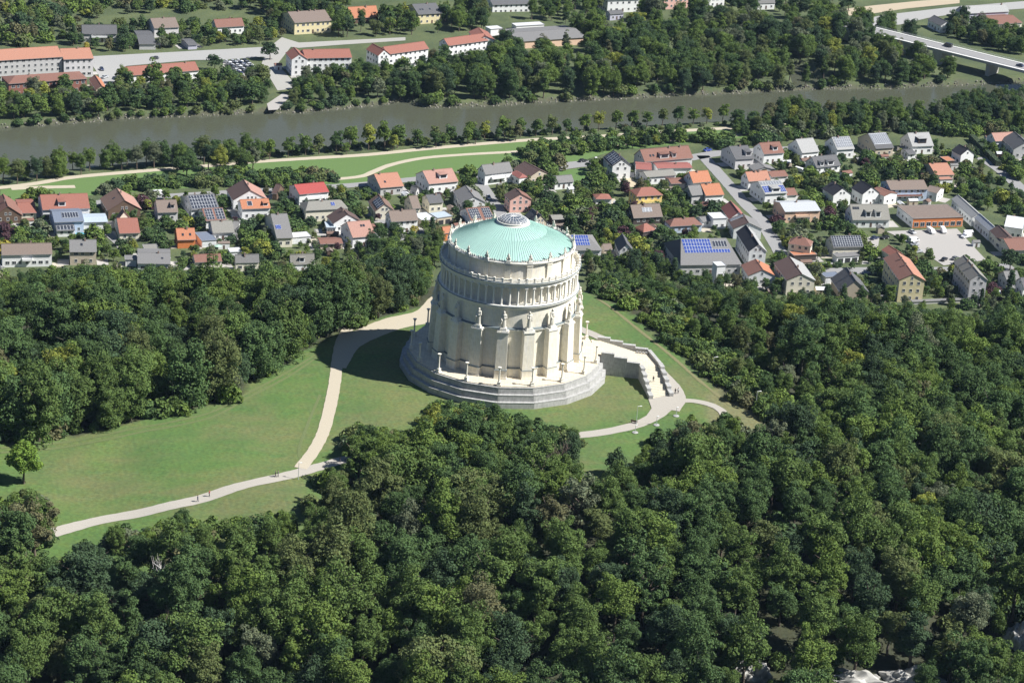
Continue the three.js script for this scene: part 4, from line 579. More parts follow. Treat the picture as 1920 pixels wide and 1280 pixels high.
house('office_wing', 'white gabled wing with red roof of the office between two others', 'office wing', 698, 81, 721, 93, 704, 102, 12, 9, 'red', 'white', { fl: 3, chim: [] });
house('office_block', 'white office block with red roof beside the fork of the road', 'office block', 567, 92.5, 655, 91, 612, 108.5, 12, 9, 'red', 'white', { fl: 3, chim: [[0.2]] });
house('office_wing', 'white gabled wing with red roof beside the fork of the road', 'office wing', 551, 88, 562, 101, 542.5, 108, 12, 9, 'red', 'white', { fl: 3, chim: [] });
house('office_block', 'white office block with red roof next to the timber yard', 'office block', 832, 72, 907, 62, 865, 82.5, 12, 9, 'red', 'white', { fl: 3, chim: [] });
house('office_wing', 'red-roofed gabled wing next to the timber yard', 'office wing', 897, 51, 911, 67, 884, 66, 11.5, 9, 'red', 'white', { fl: 3, chim: [] });
house('house', 'steep orange-red roofed house under trees on the far slope', 'house', 652, 13, 705, 10, 665, 34, 9, 3.5, 'orange', 'timber', {});
house('house', 'yellow house with dark slate roof and white skylights', 'house', 772, 7.5, 817, 5, 798, 26, 10, 6.4, 'dgrey', 'lemon', { sky: [[0.2, 0.45], [0.3, 0.45], [0.6, 0.45]] });
house('house', 'grey-roofed house with white winter garden above the row of garages', 'house', 914, -8, 985, -10, 950, 8, 9, 6, 'dgrey', 'white', {});
flat('garage', 'row of white garages above the timber yard', 'garage', 968, 49, 1021, 46, 972, 43, 3.4, 'white', 'white', { gates: 4 });
flat('shed', 'white wooden shed beside the timber yard office', 'shed', 920, 55, 943, 53, 920, 49, 4, 'white', 'white');
house('timber_hall', 'long grey-roofed open hall with stacked timber', 'hall', 955, 61, 1080, 53, 1030, 74, 6, 4.4, 'grey', 'apricot', { chim: [], win: 0 });
house('house', 'large white building with arched dark windows above the lilac annexe', 'house', 1132, -15, 1192, -17, 1162, -1, 11, 8, 'dgrey', 'white', { wn: 5 });
house('house', 'dark-roofed lilac annexe before the large white building', 'house', 1140, 20, 1166, 18, 1152, 26, 5.4, 4, 'dgrey', 'lilac', { chim: [] });
house('house', 'salmon-pink building above the big wood beyond the river', 'house', 1240, -16, 1287, -18, 1262, -4, 10, 7, 'rust', 'pink', {});
house('house', 'white modern house above the big wood beyond the river', 'house', 1316, -14, 1352, -16, 1335, -4, 8, 6, 'grey', 'white', {});
house('house', 'white villa with grey gable near the sandy bank', 'house', 1420, -4, 1453, -5, 1437, 5, 7, 4, 'grey', 'white', {});
house('warehouse', 'big dark-gabled warehouse with pale roof beside the main road', 'warehouse', 1802, 11, 1886, 7, 1860, 23, 9.5, 6, 'pale', 'lilac', { chim: [[0.95]], win: 0 });
house('house', 'white gabled house with slate roof near the bridge', 'house', 1752, 28, 1777, 40, 1762, 47, 7, 4.5, 'dgrey', 'white', { chim: [] });
house('house', 'low rust-brown roof behind trees beside the warehouse', 'house', 1850, 31, 1900, 28, 1875, 45, 6, 4, 'rust', 'cream', { chim: [] });
// road bridge
{
  const y = -91.5, a = gp(1700, 62, y), b = gp(1783, 85, y), c = gp(1920, 118.5, y), nb = gp(1770, 95, y); let d = V3(c.x - b.x, 0, c.z - b.z).normalize(); const n = V3(-d.z, 0, d.x), w = Math.abs(n.dot(V3(nb.x - b.x, 0, nb.z - b.z))) + 0.5, s = Math.sign(n.dot(V3(nb.x - b.x, 0, nb.z - b.z)));
  const C = b.clone().addScaledVector(n, s * w / 2), root = thing('road_bridge', 'concrete road bridge with pale edges crossing the river', 'bridge', V3(C.x, TOWN, C.z), Math.atan2(-d.z, d.x));
  const conc = mat(0.46, 0.45, 0.43, 0.9, repeatOf(texStone, 0.2, 0.2)), deckY = y - TOWN;
  mesh('deck', bx(220, 1.3, w, 60, deckY - 0.7, 0), conc, root); mesh('carriageway', bx(220, 0.08, w - 3.4, 60, deckY, 0), mAsphalt, root);
  for (const k of [1, -1]) { mesh('kerb', bx(220, 0.28, 1.6, 60, deckY + 0.09, k * (w / 2 - 0.82)), mat(0.62, 0.61, 0.58, 0.9), root); const rl = mesh('railing', merge([bx(220, 0.08, 0.08, 60, deckY + 1.15, k * (w / 2 - 0.15)), bx(220, 0.06, 0.06, 60, deckY + 0.7, k * (w / 2 - 0.15))]), M.alu, root); }
  for (const x of [8, 62]) mesh('pier', bx(2.2, 9, w - 3, x + 24, deckY - 5.6, 0), conc, root); root.updateMatrixWorld(); for (let x = -28; x < 110; x += 5) PROTECT.push(pr(root.localToWorld(V3(x, deckY, 0)))); FOOT.push([C.x + d.x * 10, C.z + d.z * 10, d.x, d.z, 62, w / 2]); mesh('abutment', bx(6, 9, w + 0.4, 0, deckY - 5.8, 0), conc, root); mesh('approach_ramp', bx(60, 7, w - 0.3, -52, deckY - 4.4, 0), WALL.grey, root);
}
// ---------------------------------------------------------------- trees
const tr = mulberry(4242);
function crownGeo(o) {                                                // many small leaf faces gathered in clumps round an uneven crown
  const r = mulberry(o.seed), P = [], C = [];
  const clumps = [], lobe = []; for (let i = 0; i < (o.lobes ?? 0); i++) { const a = i * 2.4 + r(); lobe.push([Math.cos(a) * o.R * 0.5, (i / o.lobes - 0.45) * o.h * 0.55, Math.sin(a) * o.R * 0.5]); }
  for (let i = 0; i < o.clumps; i++) {
    let u = r() * 2 - 1, a = r() * Math.PI * 2; const t = Math.pow(r(), 0.45);
    if (o.y0 > 0) u = Math.max(u, -0.75 + 0.3 * r());
    const s = Math.sqrt(1 - u * u), bump = 0.80 + 0.42 * N3(Math.cos(a) * s * 1.3 + o.seed, u * 1.3, Math.sin(a) * s * 1.3);
    let rad = o.R * t * bump, y = o.y0 + (u * 0.5 + 0.5) * o.h; let k = s;
    if (o.cone) { const v = Math.pow(r(), 0.8); y = o.y0 + v * o.h; rad = o.R * (1 - v) * (0.55 + 0.45 * r()) + 0.1; k = 1; } else y = o.y0 + o.h * 0.5 + u * o.h * 0.5 * t * bump;
    let ox = 0, oz = 0; if (lobe.length) { const [lx, ly, lz] = lobe[i % lobe.length]; ox = lx; oz = lz; rad *= 0.55; y = o.y0 + o.h * 0.5 + (y - o.y0 - o.h * 0.5) * 0.5 + ly; }
    clumps.push([ox + Math.cos(a) * rad * k, y, oz + Math.sin(a) * rad * k, o.rc * (0.55 + 0.85 * r()), 0.86 + 0.28 * r()]);
  }
  const n = V3(), t1 = V3(), t2 = V3(), q = V3();
  for (const [cx, cy, cz, rc, tone] of clumps) for (let i = 0; i < o.leaves; i++) {
    const u = r() * 1.7 - 0.7, a = r() * Math.PI * 2, s = Math.sqrt(Math.max(0, 1 - u * u)), d = rc * (0.72 + 0.34 * r());
    n.set(Math.cos(a) * s, u, Math.sin(a) * s); const x = cx + n.x * d, y = cy + n.y * d * (o.cone ? 0.5 : 0.72), z = cz + n.z * d;
    n.x += (r() - 0.5) * 1.3; n.y += 0.25 + (r() - 0.5) * 1.0; n.z += (r() - 0.5) * 1.3; n.normalize();
    t1.set(r() - 0.5, r() - 0.5, r() - 0.5).cross(n).normalize(); t2.crossVectors(n, t1); const w = o.leaf * (0.6 + 0.7 * r()), l = w * (1.1 + 0.6 * r()), b = 0.25 * w;
    const c = tone * (0.86 + 0.28 * r()), hue = (r() - 0.5) * 0.14, put = (k, m, e) => { P.push(x + t1.x * k + t2.x * m + n.x * e, y + t1.y * k + t2.y * m + n.y * e, z + t1.z * k + t2.z * m + n.z * e); C.push(c * (1 + hue), c, c * (1 - hue)); };
    put(0, -l / 2, 0); put(w / 2, 0, b); put(0, l / 2, 0); put(0, -l / 2, 0); put(0, l / 2, 0); put(-w / 2, 0, b);
  }
  const g = new THREE.BufferGeometry(); g.setAttribute('position', new THREE.Float32BufferAttribute(P, 3)); g.setAttribute('color', new THREE.Float32BufferAttribute(C, 3)); g.computeVertexNormals(); return g;
}
function limb(a, b, r0, r1, n = 5) { const d = b.clone().sub(a), L = d.length(), g = new THREE.CylinderGeometry(r1, r0, L, n, 1, true); g.translate(0, L / 2, 0); g.applyQuaternion(new THREE.Quaternion().setFromUnitVectors(V3(0, 1, 0), d.normalize())); g.translate(a.x, a.y, a.z); return g; }
function trunkGeo(o) {
  const r = mulberry(o.seed + 5), L = [], top = o.y0 + o.h * (o.cone ? 0.98 : 0.55), r0 = o.tr ?? 0.022 * (o.y0 + o.h) + 0.06; let p = V3(0, -0.6, 0); const n = 4;
  for (let i = 1; i <= n; i++) { const q = V3((r() - 0.5) * 0.35, -0.6 + (top + 0.6) * i / n, (r() - 0.5) * 0.35); L.push(limb(p, q, r0 * (1 - 0.7 * (i - 1) / n), r0 * (1 - 0.7 * i / n), 7)); p = q; }
  for (let i = 0; i < (o.limbs ?? 7); i++) { const a = r() * 6.28, y = o.y0 * 0.7 + (top - o.y0 * 0.7) * (0.2 + 0.75 * r()), s = V3(0, y, 0), e = V3(Math.cos(a) * o.R * 0.75, y + o.h * (0.15 + 0.25 * r()), Math.sin(a) * o.R * 0.75); L.push(limb(s, e, r0 * 0.4, r0 * 0.12)); if (o.bare) for (let k = 0; k < 5; k++) { const m = s.clone().lerp(e, 0.4 + 0.12 * k); L.push(limb(m, m.clone().add(V3((r() - 0.5) * 2.6, 0.8 + r() * 2, (r() - 0.5) * 2.6)), r0 * 0.16, 0.015, 3)); } }
  const g = merge(L); g.deleteAttribute('uv'); return g;
}
const barkMat = mat(0.115, 0.09, 0.068, 0.95), birchMat = mat(0.5, 0.48, 0.44, 0.9);
function kind(o) { return { o, crown: crownGeo(o), trunk: trunkGeo(o), H: o.y0 + o.h }; }
// prototypes at their real size: forest trees about 18 m, garden trees about 8 m, conifers, shrubs
const FOREST = [0, 1, 2, 3, 4, 5, 6].map((i) => kind({ seed: 100 + i * 17, R: 4.5 + 0.5 * (i % 4), y0: 2.4 + 0.8 * (i % 3), h: 14 + 1.4 * (i % 3), clumps: 100, leaves: 108, rc: 1.3 + 0.15 * (i % 3), leaf: 0.39 }));
FOREST.push(kind({ seed: 411, R: 3.4, y0: 2, h: 18, clumps: 84, leaves: 104, rc: 1.2, leaf: 0.39 }), kind({ seed: 433, R: 6.6, y0: 3, h: 12.5, clumps: 120, leaves: 104, rc: 1.4, leaf: 0.39, lobes: 4 }), kind({ seed: 455, R: 5.4, y0: 3, h: 16, clumps: 110, leaves: 104, rc: 1.25, leaf: 0.39, lobes: 5 }), kind({ seed: 477, R: 5, y0: 2.5, h: 15, clumps: 52, leaves: 80, rc: 1.1, leaf: 0.42, lobes: 6, limbs: 14 }));
const GARDEN = [0, 1, 2, 3].map((i) => kind({ seed: 500 + i * 13, R: 2.8 + 0.3 * i, y0: 0.9, h: 6.8 + 0.5 * i, clumps: 38, leaves: 44, rc: 1.05, leaf: 0.52 }));
const AVENUE = [0, 1, 2].map((i) => kind({ seed: 700 + i * 13, R: 2.6 + 0.25 * i, y0: 1.7, h: 7.2 + 0.4 * i, clumps: 36, leaves: 46, rc: 0.95, leaf: 0.48 }));
const SHRUB = [0, 1, 2].map((i) => kind({ seed: 800 + i * 13, R: 1.9, y0: -0.4, h: 3.2, clumps: 22, leaves: 42, rc: 0.85, leaf: 0.45, limbs: 4 }));
const CONE = [0, 1].map((i) => kind({ seed: 900 + i * 13, R: 2.7, y0: 0.8, h: 13, clumps: 90, leaves: 34, rc: 0.8, leaf: 0.42, cone: 1, limbs: 0 }));
const EDGE = [0, 1, 2].map((i) => kind({ seed: 300 + i * 17, R: 4.3 + 0.4 * i, y0: -0.6, h: 15 + i, clumps: 110, leaves: 100, rc: 1.35, leaf: 0.39 }));
const ROUND = kind({ seed: 777, R: 3.7, y0: 1.2, h: 9.4, clumps: 80, leaves: 70, rc: 1.0, leaf: 0.42 });
const BARE = kind({ seed: 950, R: 4, y0: 4, h: 9, clumps: 9, leaves: 20, rc: 1.0, leaf: 0.5, bare: 1, limbs: 12 });
const LEAF = [ // name, colour (linear), share
  ['deep green', [0.040, 0.068, 0.022]], ['fresh green', [0.068, 0.100, 0.021]], ['dark blue-green', [0.032, 0.054, 0.024]], ['olive green', [0.066, 0.082, 0.028]], ['brownish green', [0.072, 0.072, 0.034]], ['yellow-green', [0.125, 0.14, 0.026]], ['mid green', [0.054, 0.083, 0.021]], ['grey-green', [0.075, 0.088, 0.050]], ['yellowing', [0.19, 0.165, 0.03]], ['purple-brown', [0.045, 0.022, 0.026]], ['bright green', [0.082, 0.128, 0.020]],
];
const leafMat = LEAF.map(([, c]) => new THREE.MeshPhysicalMaterial({ color: new THREE.Color().setRGB(...c.map((x) => x * 2.05)), roughness: 1, vertexColors: true, transmission: 0.28, thickness: 0, specularIntensity: 0.35 }));
const pickLeaf = (w) => { let s = 0, t = tr() * w.reduce((a, b) => a + b, 0); for (let i = 0; i < w.length; i++) { s += w[i]; if (t <= s) return i; } return 0; };
const fbasic = (geoTrunk, geoCrown) => { const t = geoTrunk.clone(), c = new Float32Array(t.attributes.position.count * 3); for (let i = 0; i < c.length; i += 3) { c[i] = 1.9; c[i + 1] = 1.1; c[i + 2] = 2.4; } t.setAttribute('color', new THREE.BufferAttribute(c, 3)); t.deleteAttribute('normal'); const k = geoCrown.clone(); k.deleteAttribute('normal'); const g = mergeGeometries([t.index ? t.toNonIndexed() : t, k]); g.computeVertexNormals(); return g; };
function plant(name, label, category, group, K, pos, s, turn, leaf, sy = 1, bark = barkMat) { const t = thing(name, label, category, pos, turn, group); t.scale.set(s, s * sy, s); mesh('trunk', K.trunk, bark, t); mesh('crown', K.crown, leafMat[leaf], t); return t; }
const grid = new Map(); const cellKey = (x, z) => Math.floor(x / 8) + ',' + Math.floor(z / 8);
function free(x, z, d) { for (let i = -1; i <= 1; i++) for (let j = -1; j <= 1; j++) for (const [a, b, e] of grid.get((Math.floor(x / 8) + i) + ',' + (Math.floor(z / 8) + j)) ?? []) if (Math.hypot(a - x, b - z) < Math.min(d, 8) * 0.5 + e * 0.5) return false; return true; }
function occupy(x, z, d) { const k = cellKey(x, z); if (!grid.has(k)) grid.set(k, []); grid.get(k).push([x, z, Math.min(d, 8)]); }
// what the photograph shows open above the wood: the meadow with the hall, and the town behind the crest
const OPEN = [[-60, 826], [60, 828], [130, 818], [200, 805], [260, 788], [330, 778], [380, 765], [420, 752], [445, 745], [470, 715], [500, 705], [530, 690], [545, 670], [600, 640], [640, 622], [700, 600], [760, 582], [800, 570], [806, 545], [830, 440], [900, 380], [1020, 380], [1076, 440], [1096, 545], [1150, 567], [1180, 580], [1200, 605], [1240, 640], [1290, 672], [1315, 700], [1340, 725], [1395, 760], [1430, 792], [1410, 798], [1375, 775], [1345, 768], [1330, 790], [1300, 772], [1265, 790], [1220, 815], [1195, 838], [1178, 862], [1140, 880], [1095, 885], [1090, 860], [1105, 825], [1100, 790], [1085, 772], [1050, 795], [1015, 788], [975, 772], [930, 757], [880, 750], [830, 744], [790, 754], [775, 772], [768, 802], [740, 792], [700, 787], [650, 797], [625, 822], [640, 850], [652, 862], [600, 880], [572, 900], [588, 912], [560, 928], [520, 955], [470, 965], [420, 962], [370, 967], [330, 947], [300, 970], [260, 987], [240, 967], [200, 985], [150, 1002], [140, 1032], [115, 1032], [92, 1032], [112, 1000], [112, 960], [90, 925], [40, 918], [-60, 945]];
const ROCKS = [[[1386, 1240], [1424, 1240], [1430, 1285], [1388, 1285]], [[1585, 1272], [1630, 1264], [1700, 1266], [1730, 1276], [1730, 1290], [1585, 1290]], [[1898, 1165], [1940, 1165], [1940, 1220], [1898, 1220]]];
const SKYLINE = [[-200, 515], [0, 511], [60, 506], [110, 497], [150, 492], [240, 497], [330, 492], [430, 498], [500, 492], [545, 500], [600, 492], [640, 482], [690, 470], [740, 457], [780, 460], [830, 470], [1090, 492], [1150, 500], [1200, 508], [1250, 528], [1280, 515], [1330, 528], [1390, 538], [1440, 548], [1480, 562], [1520, 548], [1560, 552], [1640, 562], [1700, 568], [1760, 578], [1830, 582], [1880, 578], [1920, 572], [2200, 560]];
function clear(pos, h, R, y0) {
  for (const [u, v] of [[0, 1], [-0.7, 0.85], [0.7, 0.85], [-1, 0.6], [1, 0.6], [-0.9, 0.3], [0.9, 0.3], [0, 0.6], [0, 0.02]]) {
    const p = pr(V3(pos.x + u * R, pos.y + v * h, pos.z)); if (inPoly(p[0], p[1], OPEN) || ROCKS.some((k) => inPoly(p[0], p[1], k))) return false; if (v > 0.5 && p[1] < lerpTable(SKYLINE, p[0]) - 4 * tr()) return false;
  } return true;
}
const ROCKPOS = [[1408, 1262, 2, 4]].map(([px, py, a, b]) => { const p = gpH(px, py); return [p.x, p.z, a, b]; });
const nearOpen = (b) => [[0, 30], [0, -60], [70, 0], [-70, 0], [50, 40], [-50, 40]].some(([x, y]) => inPoly(b[0] + x, b[1] + y, OPEN));
const onHouse = (x, z, m) => FOOT.some(([cx, cz, dx, dz, a, b]) => { const u = (x - cx) * dx + (z - cz) * dz, v = -(x - cx) * dz + (z - cz) * dx; return Math.abs(u) < a + m && Math.abs(v) < b + m; });
const wood = [];
{
  const place = (x, z, dMin, hMin, hMax) => {
    const y = H(x, z), base = pr(V3(x, y, z)); if (base[0] < -110 || base[0] > 2030 || base[1] > 1440 || base[1] < 470) return false;
    if (!free(x, z, dMin)) return false;
    const pos = V3(x, y - 0.1, z);
    for (const [kx, kz, a, b] of ROCKPOS) if (x - kx > -a && x - kx < 19 && Math.abs(z - kz) < b) { hMax = Math.min(hMax, 4); hMin = 2.5; }
    if (x > 14 && z < 30 && z > -95) { const m = (dx, dz) => { const b = pr(V3(x + dx, H(x + dx, z + dz), z + dz)); return inPoly(b[0], b[1], MEADOW); }; if (m(-7, 3) || m(-5, 8)) hMax = 4.4; else if (m(-14, 5) || m(-9, 14)) hMax = 7.5; else if (m(-22, 8)) hMax = 11; if (hMax < 12) hMin = hMax * 0.6; }
    for (const hh of [rnd(hMin, hMax, tr), 11, 7.5, 4.4, 3]) {
      if (hh > hMax) continue; const shrub = hh < 5.5, rim = nearOpen(base), K = shrub ? SHRUB[Math.floor(tr() * 3)] : rim || hh < 10.5 ? EDGE[Math.floor(tr() * 3)] : FOREST[Math.floor(tr() * FOREST.length)], s = hh / K.H;
      if (!clear(pos, hh, K.o.R * s * 1.05, 0)) continue;
      wood.push({ pos, K, s, turn: tr() * 6.28, leaf: pickLeaf([34, 19, 14, 8, 1.4, 1.0, 34, 1.5, 0, 0]), sy: rnd(0.9, 1.1, tr), q: base, shrub }); occupy(x, z, dMin); return true;
    } return false;
  };
  for (let i = 0; i < 56000; i++) { const x = rnd(-215, 250, tr), z = rnd(-335, 235, tr); const c = lerpTable(CREST, x); if (z < c - 110 && x < -60 && z > -250 || z < -260 && onHouse(x, z, 4)) continue; place(x, z, 4.1 + 2.1 * tr() + 1.5 * clamp(0.5 + N2(x * 0.025, z * 0.025)), 11, 20.5); }
  for (const w of wood.slice()) if (nearOpen(w.q)) for (let k = 0; k < 5; k++) { const a = tr() * 6.28, d = rnd(2.5, 5, tr), x = w.pos.x + Math.cos(a) * d, z = w.pos.z + Math.sin(a) * d, y = H(x, z), hh = rnd(2, 4.6, tr), K = SHRUB[k % 3], s = hh / K.H, pos = V3(x, y - 0.1, z); if (clear(pos, hh, K.o.R * s, 0)) wood.push({ pos, K, s, turn: tr() * 6, leaf: pickLeaf([20, 18, 10, 14, 8, 3, 20, 6, 0.5, 0]), sy: 1, q: pr(pos), shrub: true }); }
  for (let i = 0; i < 14000; i++) { const x = rnd(-215, 240, tr), z = rnd(-130, 235, tr); const y = H(x, z), b = pr(V3(x, y, z)); if (!inPoly(b[0], b[1], MEADOW)) place(x, z, rnd(2.6, 3.6, tr), 4, 8); }
  wood.sort((a, b) => a.q[2] - b.q[2]);
  const inFrame = wood.filter((w) => !w.shrub && w.q[0] > -20 && w.q[0] < 1940 && w.q[1] < 1330 && w.s > 0.5);
  const single = new Set(inFrame.slice(0, 300));
  const where = (q) => q[1] > 1190 && q[0] > 1300 ? 'wood around the white rocks' : q[0] > 1240 && q[1] < 960 ? 'wood below the curved path' : q[0] < 700 && q[1] < 860 ? 'wood between meadow and houses' : q[1] < 1060 ? 'wood edge facing the hall' : 'deep wood facing away from the hall';
  const tall = (w) => w.s * w.K.H > 19.5 ? 'very tall' : w.s * w.K.H > 16.5 ? 'tall' : 'medium-sized', wide = (w) => w.K.o.R > 5.3 ? 'broad' : 'narrow';
  for (const w of single) plant('forest_tree', `${tall(w)} ${wide(w)} ${LEAF[w.leaf][0]} tree in the ${where(w.q)}`, 'tree', `${tall(w)} ${wide(w)} ${LEAF[w.leaf][0]} trees of the ${where(w.q)}`, w.K, w.pos, w.s, w.turn, w.leaf, w.sy);
  const shrubs = wood.filter((w) => w.shrub && w.q[0] > -20 && w.q[0] < 1940).slice(0, 120), shr = new Set(shrubs);
  for (const w of shrubs) plant('edge_shrub', `${LEAF[w.leaf][0]} shrub at the edge of the wood beside the meadow`, 'shrub', `${LEAF[w.leaf][0]} shrubs along the wood edge`, w.K, w.pos, w.s, w.turn, w.leaf, w.sy);
  const rest = wood.filter((w) => !single.has(w) && !shr.has(w));
  const forest = new THREE.Group(); forest.name = 'forest'; forest.userData = { kind: 'stuff', label: 'dense mixed wood covering the slopes of the hill', category: 'forest' }; scene.add(forest);
  const white = new THREE.MeshPhysicalMaterial({ color: 0xffffff, roughness: 1, vertexColors: true, transmission: 0.28, thickness: 0, specularIntensity: 0.35 });
  for (const K of [...FOREST, ...EDGE, ...SHRUB]) {
    const l = rest.filter((w) => w.K === K); if (!l.length) continue; const im = new THREE.InstancedMesh(fbasic(K.trunk, K.crown), white, l.length), m = new THREE.Matrix4(), qn = new THREE.Quaternion(), c = new THREE.Color();
    l.forEach((w, i) => { m.compose(w.pos, qn.setFromAxisAngle(V3(0, 1, 0), w.turn), V3(w.s, w.s * w.sy, w.s)); im.setMatrixAt(i, m); const k = 2.05 * rnd(0.85, 1.15, tr); c.setRGB(...LEAF[w.leaf][1].map((v) => v * k)); im.setColorAt(i, c); });
    im.name = 'trees'; im.userData.kind = 'stuff'; im.castShadow = im.receiveShadow = true; forest.add(im);
  }
  console.log('wood', wood.length, 'single', single.size, 'shrubs', shrubs.length, 'rest', rest.length);
}
// single trees that stand out
const at0 = (px, py) => gpH(px, py);
plant('round_tree', 'bright green round young tree alone on the meadow', 'tree', null, ROUND, at0(44, 906), 1.12, 0.4, 10, 1.0);
plant('broad_tree', 'large brownish broad tree at the far end of the long meadow path', 'tree', null, FOREST[3], at0(55, 1050), 1.12, 1.4, 4, 0.9);
plant('small_tree', 'small dark green tree standing on the lawn below the stair path', 'tree', null, GARDEN[1], at0(1152, 890), 0.85, 1.0, 2, 1.0);
plant('round_shrub', 'round green bush at the meadow corner of the wood near the houses', 'shrub', null, SHRUB[1], at0(424, 752), 2.0, 1.0, 1, 1.2);
plant('dead_tree', 'half-bare grey tree in the front wood', 'tree', null, BARE, at0(312, 1150), 1.15, 0, 4, 1.1, birchMat);
plant('dead_tree', 'bare-branched tree with few olive leaves beside the lawn', 'tree', null, BARE, at0(1035, 925), 1.2, 2, 3, 1.1);
plant('yellow_maple', 'yellow-green maple glowing in the wood below the long path', 'tree', null, FOREST[1], at0(275, 1290), 0.82, 2.2, 5, 1.0);
plant('yellow_maple', 'yellowing tree crown just below the stepped terrace', 'tree', null, FOREST[2], at0(862, 872), 0.72, 1.2, 8, 1.0);
plant('yellow_maple', 'yellow-green crown in the wood between meadow and houses', 'tree', null, FOREST[4], at0(110, 760), 0.95, 1.2, 5, 1.0);
// trees of the town and the river
const STREETS = [[[150, 384], [300, 369], [530, 355], [740, 340], [900, 319]], [[886, 320], [925, 380], [960, 440]], [[1020, 322], [1130, 306]], [[1290, 297], [1352, 287], [1540, 277]], [[1318, 292], [1370, 350], [1425, 410], [1475, 490], [1500, 512]], [[1490, 514], [1660, 507], [1900, 500]], [[1840, 295], [1930, 368]]].map((l) => l.map(([x, y]) => gp(x, y, TOWN)));
const onStreet = (x, z, m) => STREETS.some((l) => l.some((p, i) => { if (!i) return false; const q = l[i - 1], dx = p.x - q.x, dz = p.z - q.z, t = clamp(((x - q.x) * dx + (z - q.z) * dz) / (dx * dx + dz * dz)); return Math.hypot(x - q.x - dx * t, z - q.z - dz * t) < m; }));
function hides(pos, h, R) { const a = pr(pos), b = pr(V3(pos.x, pos.y + h, pos.z)), w = R * FOCAL / a[2] * 0.75; return PROTECT.some((p) => p[2] > a[2] - 4 && Math.abs(p[0] - a[0]) < w && p[1] > b[1] + 2 && p[1] < a[1]); }
const CLEARPX = [[[1660, 430], [1800, 425], [1852, 490], [1770, 500], [1690, 450]], [[1612, 440], [1655, 440], [1650, 476], [1620, 476]], [[1160, 330], [1190, 330], [1205, 352], [1170, 355]], [[1040, 322], [1095, 312], [1112, 335], [1095, 352], [1068, 347], [1042, 342]], [[168, 100], [500, 82], [505, 108], [420, 114], [236, 126], [205, 172], [184, 175], [170, 122]], [[412, 106], [470, 106], [495, 140], [470, 150], [430, 150], [410, 136]], [[1600, 0], [1925, 0], [1925, 18], [1740, 36], [1690, 48], [1600, 50]], [[495, 175], [548, 165], [560, 182], [520, 210], [495, 210]], [[640, 318], [900, 292], [880, 322], [690, 348], [640, 340]], [[600, 300], [800, 284], [800, 296], [650, 330], [600, 334]]];
let townCount = 0;
const nearHouse = (p) => { let b = 1e9, l = ''; for (const [o, f] of NEAR) { const d = Math.hypot(o.position.x - p.x, o.position.z - p.z); if (d < b) { b = d; l = f; } } return l.split(' ').slice(0, 9).join(' ').replace(/ (and|with|of|the|a|beside|in|at|on|its|to|between|below|behind)( the| a)?$/, ''); };
function scatter(poly, n, dMin, K, hr2, weights, name, label, group, opt = {}) {
  let x0 = 1e9, x1 = -1e9, y0 = 1e9, y1 = -1e9; for (const [x, y] of poly) { x0 = Math.min(x0, x); x1 = Math.max(x1, x); y0 = Math.min(y0, y); y1 = Math.max(y1, y); }
  let made = 0; for (let i = 0; i < n * (opt.tries ?? 14) && made < n; i++) {
    const px = rnd(x0, x1, tr), py = rnd(y0, y1, tr); if (!inPoly(px, py, poly) || CLEARPX.some((c) => inPoly(px, py, c))) continue;
    const p = gp(px, py, TOWN), h = rnd(...hr2, tr), kk = K[Math.floor(tr() * K.length)], s = h / kk.H; p.y = H(p.x, p.z) - 0.1; if (p.y < TOWN - 1.6 || p.z > (opt.zMax ?? -270)) continue; const R = kk.o.R * s;
    if (!free(p.x, p.z, dMin) || onHouse(p.x, p.z, R * 0.45 + 0.4) || onStreet(p.x, p.z, 3.2)) continue; if (!opt.force && hides(p, h, R)) continue;
    const leaf = pickLeaf(weights); occupy(p.x, p.z, dMin); const shr2 = SHRUB.includes(kk), lab = opt.near ? `${LEAF[leaf][0]} garden ${shr2 ? 'shrub' : 'tree'} beside the ${nearHouse(p)}` : `${LEAF[leaf][0]} ${label}`; plant(opt.near && shr2 ? 'garden_shrub' : name, lab, opt.cat ?? (shr2 ? 'shrub' : 'tree'), opt.near ? lab.replace('garden tree', 'garden trees') : `${LEAF[leaf][0]} ${group}`, kk, p, s, tr() * 6.28, leaf, rnd(0.88, 1.12, tr)); made++; townCount++;
  } return made;
}
const WB = [24, 20, 12, 9, 3, 2, 26, 6, 0, 0], WT = [24, 16, 14, 10, 4, 4, 20, 4, 0.6, 2.5];
// avenue on the near bank
{ const pts = [[505, 302], [540, 298], [572, 294], [597, 292], [630, 289], [655, 286], [690, 284], [720, 281], [745, 280], [782, 276], [815, 273], [845, 271], [880, 267], [908, 265], [945, 262], [975, 260], [1005, 258], [1035, 256], [1062, 253], [1095, 250], [1122, 248], [1155, 246], [1185, 243], [1213, 241], [1242, 239], [1270, 238], [1300, 236], [1325, 235], [1355, 232]]; pts.forEach(([x, y], i) => { const p = gp(x, y - 3, TOWN); p.y = H(p.x, p.z) - 0.1; const leaf = [1, 6, 6, 3, 0, 1, 5][i % 7], big = x > 625 && x < 750 ? 1.25 : 1; occupy(p.x, p.z, 6); plant('avenue_tree', `${LEAF[leaf][0]} trimmed tree in the avenue between river and gravel path`, 'tree', `${LEAF[leaf][0]} avenue trees`, AVENUE[i % 3], p, rnd(0.95, 1.2, tr) * big, tr() * 6, leaf, rnd(0.95, 1.1, tr)); }); }
scatter([[-20, 350], [120, 318], [300, 300], [470, 290], [500, 300], [300, 316], [130, 332], [0, 352]], 50, 5.4, [...EDGE, FOREST[2], FOREST[4]], [9, 14], WB, 'bank_tree', 'tree on the near river bank beside the gravel path', 'trees on the near bank', { force: 1 });
